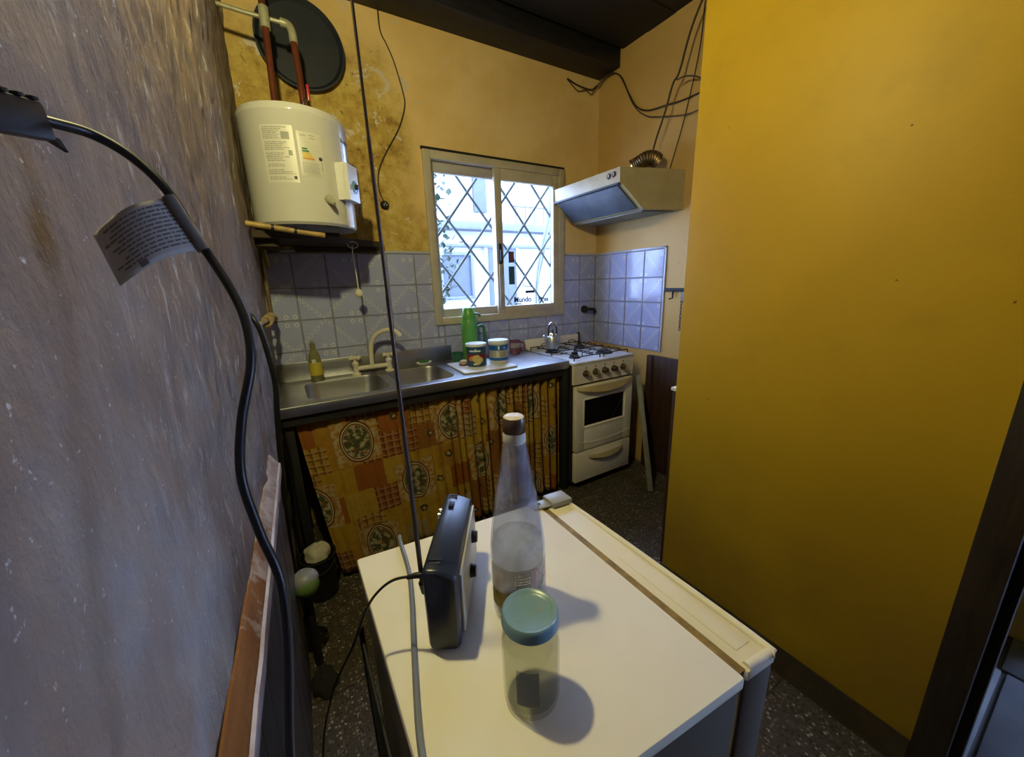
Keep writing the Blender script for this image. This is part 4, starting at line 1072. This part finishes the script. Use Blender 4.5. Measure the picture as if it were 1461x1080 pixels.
# corner pipes with valve
cpv = thing('corner_pipes', 'dirty brass pipes with a valve running down the left corner', 'pipe', (-0.06, 2.2, 1.22))
wv = lambda y, z, d: (wx(y, z) + d, y, z)
MB().tube(spline([wv(2.20, 2.10, .02), wv(2.2, 2.0, .022), wv(2.19, 1.86, .024), wv(2.2, 1.7, .02), wv(2.2, 1.45, .018), wv(2.2, 1.22, .02)]), 0.010, 10).build('pipe', M_BRASS, cpv)
MB().tube(spline([wv(2.16, 1.99, .02), wv(2.15, 1.90, .03), wv(2.12, 1.80, .035), wv(2.12, 1.62, .03), wv(2.2, 1.45, .04)]), 0.007, 10).build('pipe', M_YPIPE, cpv)
MB().tube([wv(2.215, 1.872, .01), wv(2.215, 1.870, .062)], 0.014, 12).build('valve', M_FITTING, cpv)
MB().ball(wv(2.215, 1.870, .064), 0.018, 12).build('valve_cap', M_FITTING, cpv)
MB().tube(spline([wv(2.06, 1.62, .02), wv(2.05, 1.60, .05), wv(2.1, 1.59, .06), wv(2.18, 1.60, .05)]), 0.010, 8).build('elbow', M_BRASS, cpv)
kn = thing('rope_knot', 'frayed beige rope tied around a pipe stub on the left wall', 'rope', (-0.06, 2.05, 1.21))
MB().tube(spline([wv(1.72, 1.22, -.005), wv(1.80, 1.228, .016), wv(1.95, 1.23, .03), wv(2.12, 1.222, .035), wv(2.28, 1.205, .03)]), [0.010 + 0.004 * sin(i * 1.3) for i in range(25)], 9).build('rope', M_ROPE, kn)
for i in range(5):
    y = 1.80 + i * .075
    MB().tube([(wx(y, 1.22) + .022 + .017 * cos(t), y + .012 * sin(t), 1.227 + .017 * sin(t)) for t in [q * pi / 6 for q in range(12)]], 0.0055, 6, closed=True).build('rope_turn', M_ROPE, kn)

# ------------------------------------------------------------------ cooker hood
hd = thing('cooker_hood', 'cream cooker hood with grey visor above the stove', 'cooker hood', (2.0, 1.95, 1.74))
def hood_y0(x): return 1.69 - (x - 1.75) * 0.30
def hoodsec(poly, inset=0.0):
    # poly of (x,z) extruded from the near (slanting) side to the back wall
    n = len(poly)
    vs = [(x, hood_y0(x) + inset, z) for x, z in poly] + [(x, BY - 0.012 - inset, z) for x, z in poly]
    fs = [tuple(range(n)), tuple(reversed(range(n, 2 * n)))] + [(i, (i + 1) % n, n + (i + 1) % n, n + i) for i in range(n)]
    return MB().add(vs, fs)
hoodsec([(1.748, 1.962), (1.752, 1.880), (1.770, 1.870), (1.892, 1.752), (1.905, 1.742), (RXW - .002, 1.742), (RXW - .002, 1.962)]).build('hood_body', M_HOODB, hd)
hoodsec([(1.758, 1.868), (1.885, 1.747), (1.893, 1.757), (1.768, 1.876)], 0.028).build('visor', M_HOODG, hd)
hoodsec([(1.92, 1.7405), (2.13, 1.7405), (2.13, 1.735), (1.92, 1.735)], 0.03).build('filter', M_GREY, hd)
hoodsec([(1.742, 1.882), (1.756, 1.876), (1.756, 1.868), (1.742, 1.872)]).build('edge_strip', M_INKD, hd)
for (yy, zz) in ((1.735, 1.932), (1.775, 1.930)):
    MB().lathe([(0, .005), (.013, .005), (.016, 0)], (1.7485, yy, zz), 16, Matrix.Rotation(-pi / 2, 4, 'Y')).build('button', M_INKD, hd)
    MB().box(1.742, 1.7445, yy - .003, yy + .003, zz - .006, zz + .008).build('button_mark', M_PLASTW, hd)
dk = thing('duct_elbow', 'stained foil duct elbow lying on top of the cooker hood', 'duct', (2.0, 1.75, 1.962))
path = spline([(1.955, 1.79, 2.005), (1.975, 1.76, 2.02), (2.00, 1.725, 2.04), (2.03, 1.70, 2.04), (2.06, 1.69, 2.025)], 7)
MB().tube(path, [0.040 + (0.004 if i % 2 else 0) for i in range(len(path))], 20, caps=True).build('ribbed_duct', M_DUCT, dk)
MB().tube([(1.953, 1.793, 2.003), (1.957, 1.787, 2.006)], 0.043, 20).build('end_ring', M_ALUM, dk)

# ------------------------------------------------------------------ loose wires on walls
M_WIRE = plain('brown twisted wire', (0.035, 0.022, 0.014), rough=0.5)
def wire(name, pts, r, lab, mat=None, **k):
    return solo(name, MB().tube(spline(pts, 6), r, 8), mat or M_WIRE, pts[0], lab, 'wire')
wire('hanging_wire', [(0.642, BY - .006, 2.71), (0.645, BY - .006, 2.615), (0.672, BY - .006, 2.56), (0.702, BY - .006, 2.49), (0.735, BY - .006, 2.36), (0.737, BY - .006, 2.29), (0.692, BY - .006, 2.178), (0.61, BY - .006, 2.05), (0.562, BY - .006, 1.955), (0.553, BY - .006, 1.87), (0.57, BY - .006, 1.81)], 0.0035, 'thin brown wire curving down stained back wall to the round socket')
wire('looped_wire', [(1.861, BY - .008, 2.655), (1.95, BY - .015, 2.63), (2.06, BY - .02, 2.625), (2.11, BY - .025, 2.655), (RXW - .012, 2.20, 2.70), (RXW - .012, 2.10, 2.645), (RXW - .012, 2.03, 2.53), (RXW - .012, 1.954, 2.42), (RXW - .012, 1.86, 2.365), (RXW - .012, 1.72, 2.345), (RXW - .012, 1.60, 2.33), (RXW - .012, 1.40, 2.33)], 0.0045, 'thicker upper strand of the two wires looping across the wall corner')
wire('hood_wire', [(2.06, 1.42, 2.79), (2.06, 1.52, 2.62), (2.06, 1.58, 2.44), (2.05, 1.61, 2.39), (2.05, 1.65, 2.27), (2.045, 1.70, 2.14), (2.04, 1.72, 2.06)], 0.0055, 'thick dark wire dropping from ceiling to the duct on hood')
wire('looped_wire', [(1.864, BY - .008, 2.65), (1.95, BY - .012, 2.60), (2.02, BY - .014, 2.615), (2.07, BY - .016, 2.60), (2.10, BY - .03, 2.64), (RXW - .02, 2.21, 2.685), (RXW - .02, 2.104, 2.65), (RXW - .02, 1.972, 2.434), (RXW - .02, 1.87, 2.34), (RXW - .02, 1.774, 2.30), (RXW - .02, 1.60, 2.25), (RXW - .02, 1.50, 2.242), (RXW - .02, 1.38, 2.25)], 0.0032, 'thinner lower strand of the two wires looping across the wall corner')
wire('thin_wire', [(RXW - .008, 1.52, 2.79), (RXW - .008, 1.529, 2.572), (RXW - .008, 1.567, 2.358), (RXW - .008, 1.616, 2.164), (RXW - .008, 1.672, 1.995), (RXW - .008, 1.68, 1.966)], 0.0028, 'thin faint wire running straight down right wall behind the hood wire')
wire('short_wire', [(2.06, 1.595, 2.405), (2.08, 1.55, 2.41), (2.11, 1.49, 2.385), (2.13, 1.46, 2.34), (2.14, 1.45, 2.29)], 0.004, 'short dark wire branching right off the hood wire')

# ------------------------------------------------------------------ fridge
FZ = 0.80
fr = thing('fridge', 'low cream fridge seen from above with stained door gasket', 'fridge', (0.28, 0.46, 0))
def shear(mb, k=-0.085):
    for q in mb.v: q.y += k * (q.x - 0.06)
    return mb
shear(MB().box(0.058, 0.480, 0.232, 0.745, 0.02, FZ - 0.022, .004)).build('cabinet', M_FRSHADE, fr)
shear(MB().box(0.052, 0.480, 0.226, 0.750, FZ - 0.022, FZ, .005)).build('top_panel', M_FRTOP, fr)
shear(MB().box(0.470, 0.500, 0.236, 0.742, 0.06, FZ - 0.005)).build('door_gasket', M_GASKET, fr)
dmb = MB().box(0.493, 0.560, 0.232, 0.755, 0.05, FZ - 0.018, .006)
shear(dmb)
dobj = dmb.build('door', M_FRSHADE, fr)
shear(MB().box(0.493, 0.560, 0.230, 0.756, FZ - 0.024, FZ - 0.004, .005)).build('door_top', M_FRTOP, dobj)  # separate cream cap, so the top stays clear of the painted shade
shear(MB().tube(spline([(0.500, 0.238, FZ - .004), (0.548, 0.236, FZ - .004), (0.556, 0.246, FZ - .003), (0.557, 0.40, FZ - .003), (0.557, 0.60, FZ - .005), (0.556, 0.752, FZ - .009)], 6), 0.0065, 10)).build('door_rim', M_FRTOP, dobj)
shear(MB().box(0.512, 0.543, 0.26, 0.50, FZ - .0045, FZ - .0028, .0006)).build('grip_recess', M_FRTOP, dobj)
for (x, y) in ((.08, .26), (.44, .26), (.08, .70), (.44, .70)):
    shear(MB().lathe([(0, 0), (.02, 0), (.02, .03), (0, .03)], (x, y, 0), 12)).build('foot', M_BLACK, fr)
hg = shear(MB().box(0.458, 0.515, 0.715, 0.748, FZ, FZ + .004, .001)).build('hinge_plate', M_GREYPL, fr)
for x in (0.467, 0.480):
    shear(MB().lathe([(0, .0012), (.0045, .001), (.005, 0)], (x, 0.735, FZ + .004), 12)).build('screw', M_BLKIRON, hg)
shear(MB().box(0.503, 0.560, 0.705, 0.753, FZ - .002, FZ + .013, .004)).build('hinge_cap', M_GREYPL, fr)
cg = MB()
for y in (0.30, 0.66): cg.tube([(0.035, y, 0.13), (0.035, y, 0.72)], 0.005, 8)
for i in range(14): cg.tube([(0.035, 0.28, 0.16 + i * .04), (0.035, 0.68, 0.16 + i * .04)], 0.003, 6)
cgo = cg.build('condenser_grid', M_BLKIRON, fr)
MB().tube(spline([(0.045, 0.30, 0.15), (0.02, 0.34, 0.22), (0.02, 0.42, 0.26), (0.03, 0.48, 0.35), (0.03, 0.46, 0.5)]), 0.008, 8).build('capillary_pipe', M_YPIPE, fr)
MB().box(-0.005, 0.045, 0.40, 0.52, 0.30, 0.42, .008).build('relay_box', M_BLKIRON, fr)
MB().box(0.005, 0.04, 0.33, 0.37, 0.38, 0.44, .004).build('terminal', M_YPIPE, fr)

# radio on the fridge
ra = thing('radio', 'black portable radio standing on the left of the fridge top', 'radio', (0.15, 0.55, FZ))
RA = atan2(0.177, 0.107)       # long axis direction
rl_, rw_, rh_ = 0.212, 0.052, 0.145
# local frame: u along the long axis, w across (towards +x), origin at near left bottom corner
Mr = Matrix.Translation((0.112, 0.468, FZ + .003)) @ Matrix.Rotation(RA, 4, 'Z') @ Matrix.Scale(-1, 4, (0, 1, 0))
def rpoly():
    # rounded cross section in (w, z)
    P = []
    P += [(rw_, rh_ - .022), (rw_ - .001, rh_ - .017), (rw_ - .003, rh_ - .0115), (rw_ - .030, rh_ - .0005)]
    for (cx, cz, a0, r) in ( (.008, rh_ - .008, 90, .008), (.009, .012, 180, .012), (rw_ - .009, .012, 270, .012)):
        for i in range(5):
            a = radians(a0 + 90 * i / 4); P.append((cx + r * cos(a) * (.66 if r > .01 else 1), cz + r * sin(a)))
    return P
P = rpoly(); n = len(P)
mb = MB(); rings = []
for (u, ins) in ((0, .004), (.003, .001), (.006, 0), (rl_ - .006, 0), (rl_ - .003, .001), (rl_, .004)):
    rings.append([(u, ins + w * (1 - 2 * ins / rw_), ins + z * (1 - 2 * ins / rh_)) for w, z in P])
mb.add([Mr @ Vector(p) for r in rings for p in r], [(k * n + i, k * n + (i + 1) % n, (k + 1) * n + (i + 1) % n, (k + 1) * n + i) for k in range(5) for i in range(n)] + [tuple(range(n)), tuple(range(5 * n, 6 * n))])
mb.build('case', M_RADIO, ra)
MB().box(.02, rl_ - .006, rw_ - .001, rw_ + .004, .014, rh_ - .024, .002, Mr).build('front_panel', M_TINC, ra)
for z in (.05, .09):
    MB().lathe([(0, .012), (.010, .011), (.012, 0), (0, 0)], (0, 0, 0), 16, Mr @ Matrix.Translation((.06 + z, rw_ + .003, z)) @ Matrix.Rotation(-pi / 2, 4, 'X')).build('dial', M_BLACK, ra)
for u0 in (.018, rl_ - .016):
    for dw in (0, .007):
        MB().box(u0 + dw - .002, u0 + dw + .002, .010, .026, rh_ - .001, rh_ + .0006, 0, Mr).build('slot', M_INKD, ra)
MB().box(rl_ - .052, rl_ - .034, .014, .024, rh_ - .001, rh_ + .003, .001, Mr).build('switch', M_BLACK, ra)
for u in (rl_ - .03, rl_ - .045):
    MB().lathe([(0, .008), (.006, .008), (.006, 0), (0, 0)], (0, 0, 0), 10, Mr @ Matrix.Translation((u, .001, rh_ - .02)) @ Matrix.Rotation(pi / 2, 4, 'X')).build('side_knob', M_CHROME, ra)
for u in (.025, rl_ - .03):
    MB().box(u, u + .012, .012, .040, -.003, .003, 0, Mr).build('foot', M_BLACK, ra)
A0 = Vector((0.117, 0.482, 0.905)); A1 = Vector((0.128, 0.566, 1.69))
an = MB()
for (t0, t1, r) in ((0, .3, .0036), (.3, .55, .0030), (.55, .8, .0025), (.8, 1.0, .0020)):
    an.tube([A0.lerp(A1, t0), A0.lerp(A1, t1)], r, 10)
ano = an.build('antenna', M_ANT, ra)
MB().tube([A0 + Vector((.004, .006, -.01)), A0 + Vector((0, 0, .012))], 0.006, 10).build('antenna_joint', M_BLACK, ano)
# radio supply lead
pl_ = thing('power_lead', 'thin black lead plugged into the radio and hanging off the fridge', 'cable', (0.118, 0.489, 0.92))
MB().tube(spline([(0.110, 0.486, 0.930), (0.08, 0.505, 0.922), (0.055, 0.512, 0.905), (0.036, 0.51, 0.883), (0.015, 0.547, 0.799), (-0.03, 0.62, 0.641), (-0.068, 0.668, 0.447), (-0.10, 0.66, 0.15), (-0.09, 0.60, 0.004)]), 0.0021, 8).build('lead', M_CABLE, pl_)
MB().tube([(0.117, 0.483, 0.930), (0.108, 0.487, 0.930), (0.098, 0.493, 0.927)], [0.0048, 0.0044, 0.003], 10).build('plug', M_BLACK, pl_)
# grey flex lying over the fridge
solo('grey_flex', MB().tube(spline([(0.150, 0.752, 0.60), (0.147, 0.765, 0.79), (0.142, 0.735, FZ + .006), (0.134, 0.65, FZ + .005), (0.118, 0.575, FZ + .005), (0.102, 0.514, FZ + .005), (0.079, 0.425, FZ + .005), (0.064, 0.36, FZ + .005), (0.056, 0.30, FZ + .005), (0.05, 0.232, FZ + .003), (0.047, 0.21, 0.70)]), 0.0045, 10), M_GREYCABLE, (0.102, 0.514, FZ), 'thick grey flex lying across the left of the fridge top', 'cable')

# glass bottle with water
GX, GY = 0.276, 0.466
gb = thing('glass_bottle', 'tall clear conical glass bottle of water behind the jar', 'bottle', (GX, GY, FZ))
MB().lathe([(0, .006), (.030, .003), (.041, .002), (.0445, .008), (.0455, .03), (.0455, .13), (.043, .155), (.034, .215), (.0235, .275), (.0175, .312), (.0165, .325), (.0165, .335), (.0135, .335), (.0135, .325), (.0145, .311), (.0205, .275), (.031, .215), (.040, .155), (.0425, .13), (.0425, .03), (.040, .012), (0, .010)], (GX, GY, FZ), 48).build('bottle_glass', M_BOTTLE, gb)
MB().lathe([(0, .012), (.039, .014), (.042, .03), (.042, .13), (.0408, .142), (0, .142)], (GX, GY, FZ), 40).build('water', M_WATER, gb)
def lpatch(r, a0, a1, z0, z1, mat, nm, n=10):
    return patch((GX, GY, FZ), r, radians(a0), radians(a1), z0, z1, n).build(nm, mat, gb)
M_LABEL = glassy('worn paper label', (0.75, 0.72, 0.66), 0.3, 0.95, (0.64, 0.57, 0.50))
lpatch(.0460, -100, 60, .030, .112, M_LABEL, 'paper_label', 24)
M_LG = plain('green label picture', (0.11, 0.13, 0.02), (0.30, 0.20, 0.03), 0.5, scale=90)
lpatch(.0463, -98, -55, .032, .064, M_LG, 'label_picture')
rr = random.Random(5)
pb = MB()
for i in range(12):
    a = -36.0
    while a < -6:
        l = rr.uniform(2, 6); q = patch((GX, GY, FZ), .0464, radians(a), radians(min(a + l, -4)), .108 - i * .005, .1105 - i * .005, 2); pb.add(q.v, q.f); a += l + 1.2
pbo = pb.build('label_print', M_INK, gb); pbo['kind'] = 'stuff'
lpatch(.0462, -6, 8, .045, .108, plain('pink label strip', (0.42, 0.30, 0.27)), 'label_picture')
MB().lathe([(0, .352), (.016, .352), (.0175, .349), (.0178, .330), (.0165, .328)], (GX, GY, FZ), 32).build('cap', plain('brown metal cap', (0.10, 0.055, 0.03), (0.07, 0.04, 0.025), 0.35), gb)
MB().lathe([(0, .3535), (.0145, .3532), (.016, .352)], (GX, GY, FZ), 32).build('cap_top', plain('white cap top', (0.62, 0.60, 0.58), (0.45, 0.40, 0.36), .35, scale=60), gb)
MB().lathe([(.0172, .328), (.0178, .326), (.0178, .313), (.0170, .311)], (GX, GY, FZ), 32).build('cap_ring', M_PLASTW, gb)

# jar
JX, JY = 0.213, 0.334
jr = thing('glass_jar', 'empty glass jar with turquoise lid at the fridge front', 'jar', (JX, JY, FZ))
MB().lathe([(0, .006), (.022, .005), (.030, .001), (.036, .004), (.0382, .012), (.0382, .098), (.0365, .110), (.0335, .119), (.0335, .135), (.031, .135), (.031, .119), (.034, .108), (.0355, .098), (.0355, .014), (.032, .008), (0, .011)], (JX, JY, FZ), 48).build('jar_glass', M_JAR, jr)
jl = MB().lathe([(0, .1395), (.026, .1395), (.0285, .1405), (.031, .1425), (.0345, .143), (.0365, .1405), (.0368, .130), (.0375, .127), (.0365, .1255), (.035, .127)], (JX, JY, FZ), 56).build('lid', M_JARLID, jr)
for (dx, dy, w, h) in ((.012, -.008, .003, .002), (.015, -.003, .0025, .002), (.014, -.0055, .0035, .0012), (-.018, -.004, .004, .0012), (.001, 0.0, .0015, .0015)):
    MB().box(JX + dx - w / 2, JX + dx + w / 2, JY + dy - h / 2, JY + dy + h / 2, FZ + .1394, FZ + .1400).build('lid_print', M_INK, jl)
patch((JX, JY, FZ), .0386, radians(-62), radians(-18), .030, .085).build('faded_label', glassy('faded blue label', (0.70, 0.72, 0.78), .3, .35, (0.58, 0.61, 0.72)), jr)

# ------------------------------------------------------------------ near cable with tag and connector
nc = thing('hanging_cable', 'black cable with a grey paper tag hanging close to the left wall', 'cable', (-0.05, 0.33, 1.04))
path = spline([(-0.103, 0.354, 1.450), (-0.087, 0.369, 1.4495), (-0.070, 0.370, 1.438), (-0.055, 0.364, 1.417), (-0.042, 0.358, 1.382), (-0.030, 0.345, 1.352), (-0.024, 0.332, 1.328), (-0.025, 0.318, 1.300), (-0.036, 0.307, 1.263), (-0.042, 0.300, 1.226), (-0.037, 0.286, 1.188), (-0.030, 0.272, 1.155), (-0.033, 0.260, 1.108), (-0.043, 0.245, 1.038), (-0.052, 0.235, 0.935), (-0.06, 0.23, 0.6), (-0.07, 0.25, 0.3), (-0.07, 0.3, 0.004)], 8)
MB().tube(path, 0.0031, 12).build('cable', M_CABLE, nc)
cdir = Vector((-0.112, 0.335, 1.446)) - Vector((-0.105, 0.356, 1.450))
def cn(t): return Vector((-0.104, 0.3555, 1.4495)) + cdir * t
zax = Vector((0.05, 0.1, 1)); xax = cdir.normalized(); yax = zax.cross(xax).normalized(); zax = xax.cross(yax)
Mc = Matrix(((xax.x, yax.x, zax.x, -0.104), (xax.y, yax.y, zax.y, 0.3555), (xax.z, yax.z, zax.z, 1.4495), (0, 0, 0, 1)))
pgo = MB().box(0.0, 0.075, -.005, .005, -.010, .010, .0025, Mc).build('connector', M_BLACK, nc)
for i in range(5):
    MB().box(.003 + i * .009, .0075 + i * .009, -.0056, .0056, .0096, .0118, .0008, Mc).build('rib', M_BLACK, pgo)
MB().add([Mc @ Vector(p) for p in ((-.004, -.003, -.008), (-.004, .003, -.008), (.006, .003, -.006), (.006, -.003, -.006), (-.010, -.001, -.0145), (-.010, .001, -.0145))], [(0, 1, 2, 3), (0, 4, 5, 1), (3, 2, 5, 4), (0, 3, 4), (1, 5, 2)]).build('release_tab', M_BLACK, pgo)
# tag wrapped on the cable
ta, tb_ = Vector((-0.0555, 0.3605, 1.4130)), Vector((-0.0415, 0.3545, 1.3795))
tl = Vector((-0.097, 0.362, 1.3885)); tm = Vector((-0.088, 0.350, 1.3555))
def tagpt(u, v):
    e = ta.lerp(tb_, v); f = tl.lerp(tm, v)
    p = e.lerp(f, u); return p + Vector((0.0, -0.006, 0.004)) * sin(pi * u) + Vector((-.004, .006, 0)) * max(0, u - .8) * 5 * .3
tg = MB().grid(16, 10, tagpt).build('tag', M_TAG, nc, solid=0.0004)
tpr = MB()
rr = random.Random(3)
for i in range(11):
    v0 = 0.10 + i * .072; u = 0.05 + rr.uniform(0, .04)
    end = rr.uniform(.72, .95)
    while u < end:
        l = rr.uniform(.03, .12)
        q = [tagpt(u, v0), tagpt(min(u + l, .97), v0), tagpt(min(u + l, .97), v0 + .034), tagpt(u, v0 + .034)]
        tpr.add([p + Vector((0.0002, -.0006, 0.0003)) for p in q], [(0, 1, 2, 3)]); u += l + .015
q = [tagpt(.62, .86), tagpt(.72, .86), tagpt(.72, .97), tagpt(.62, .97)]
tpr.add([p + Vector((0.0002, -.0006, 0.0003)) for p in q], [(0, 1, 2, 3)])
tp2 = tpr.build('tag_print', M_INKT, tg); tp2['kind'] = 'stuff'
MB().tube([ta + Vector((.0005, 0, .0008)), tb_ + Vector((0, 0, -.0008))], 0.0040, 12).build('tag_sleeve', M_TAG2, nc)

# second cable down the wall further in, reaching the floor fitting
solo('wall_cable', MB().tube(spline([(wx(1.5, 1.27) - .004, 1.52, 1.275), (-0.082, 1.505, 1.25), (-0.070, 1.5, 1.195), (-0.061, 1.5, 1.043), (-0.075, 1.5, 0.905), (-0.098, 1.5, 0.637), (-0.112, 1.48, 0.341), (-0.10, 1.45, 0.10), (-0.09, 1.42, 0.012)]), 0.009, 10), M_CABLE, (-0.07, 1.5, 1.2), 'thick black cable running down left wall beside the counter end', 'cable')
for i, (dy, r) in enumerate(((0.10, .011), (0.16, .007))):
    solo('drain_hose', MB().tube(spline([(-0.085 + .01 * i, 1.68 + dy, 0.74), (-0.085 + .012 * i, 1.66 + dy, 0.5), (-0.09 + .02 * i, 1.66 + dy, 0.25), (-0.075 + .03 * i, 1.72 + dy, 0.014)]), r, 10), M_CABLE, (-0.085, 1.68 + dy, 0.7), ('thicker black hose under the left end of counter', 'thinner black hose under the left end of counter')[i], 'hose')
# green valve
gv = thing('green_valve', 'green round valve cap with whitish collar near the left wall', 'valve', (-0.078, 1.33, 0))
MB().tube([(-0.082, 1.33, 0), (-0.080, 1.33, 0.34)], 0.014, 12).build('pipe', M_BLKIRON, gv)
MB().ball((-0.076, 1.32, 0.352), 0.042, 20, (1, 1, .95)).build('cap', plain('mossy green plastic', (0.09, 0.20, 0.06), (0.16, 0.22, 0.07), 0.35, scale=25), gv)
MB().lathe([(0.036, .018), (.043, .016), (.044, .022), (.040, .036), (.026, .050), (0.0, .054)], (-0.078, 1.33, 0.346), 20).build('collar', M_GREYPL, gv)
# bucket with rag
bk = thing('bucket', 'black plastic bucket under the left end of the counter', 'bucket', (-0.034, 1.69, 0))
MB().lathe([(0, .004), (0.060, .004), (0.071, .20), (0.076, .20), (0.076, .208), (0.068, .208), (0.056, .010), (0, .010)], (-0.034, 1.69, 0), 32).build('pail', M_BLACK, bk)
MB().tube(spline([(-.106, 1.69, .198), (-.088, 1.64, .17), (-.034, 1.616, .15), (.02, 1.64, .17), (.038, 1.69, .198)]), .0025, 6).build('bail', M_BLKIRON, bk)
def ragmesh(c, rx, ry, h, seed):
    mb = MB(); N, K = 28, 10; vs = []; fs = []
    for k in range(K + 1):
        t = k / K
        for j in range(N):
            a = 2 * pi * j / N
            n = 1 + .28 * mnoise.noise(Vector((cos(a) * 1.6 + seed, sin(a) * 1.6, t * 2)))
            rr_ = sin(pi * (0.12 + .88 * t) / 2 + 0) if False else cos(t * pi / 2) * .95 + .05
            vs.append((c[0] + rx * rr_ * n * cos(a), c[1] + ry * rr_ * n * sin(a), c[2] + h * sin(t * pi / 2) * (1 + .35 * mnoise.noise(Vector((cos(a) * 2, sin(a) * 2 + seed, t * 3))))))
    for k in range(K):
        for j in range(N): fs.append((k * N + j, k * N + (j + 1) % N, (k + 1) * N + (j + 1) % N, (k + 1) * N + j))
    fs.append(tuple(K * N + j for j in range(N))); fs.append(tuple(reversed(range(N))))
    return mb.add(vs, fs)
solo('floor_cloth', ragmesh((-0.034, 1.69, 0.205), .060, .058, .045, 3), M_CLOTHW, (-0.034, 1.69, .205), 'crumpled off white cloth lying on top of the black bucket', 'cloth')
solo('dark_lump', ragmesh((-0.075, 1.24, 0.0), .045, .06, .04, 8), M_LUMP, (-0.075, 1.24, 0), 'crumpled black lump on the floor between wall and fridge', 'rag')  # low dark lump on the floor
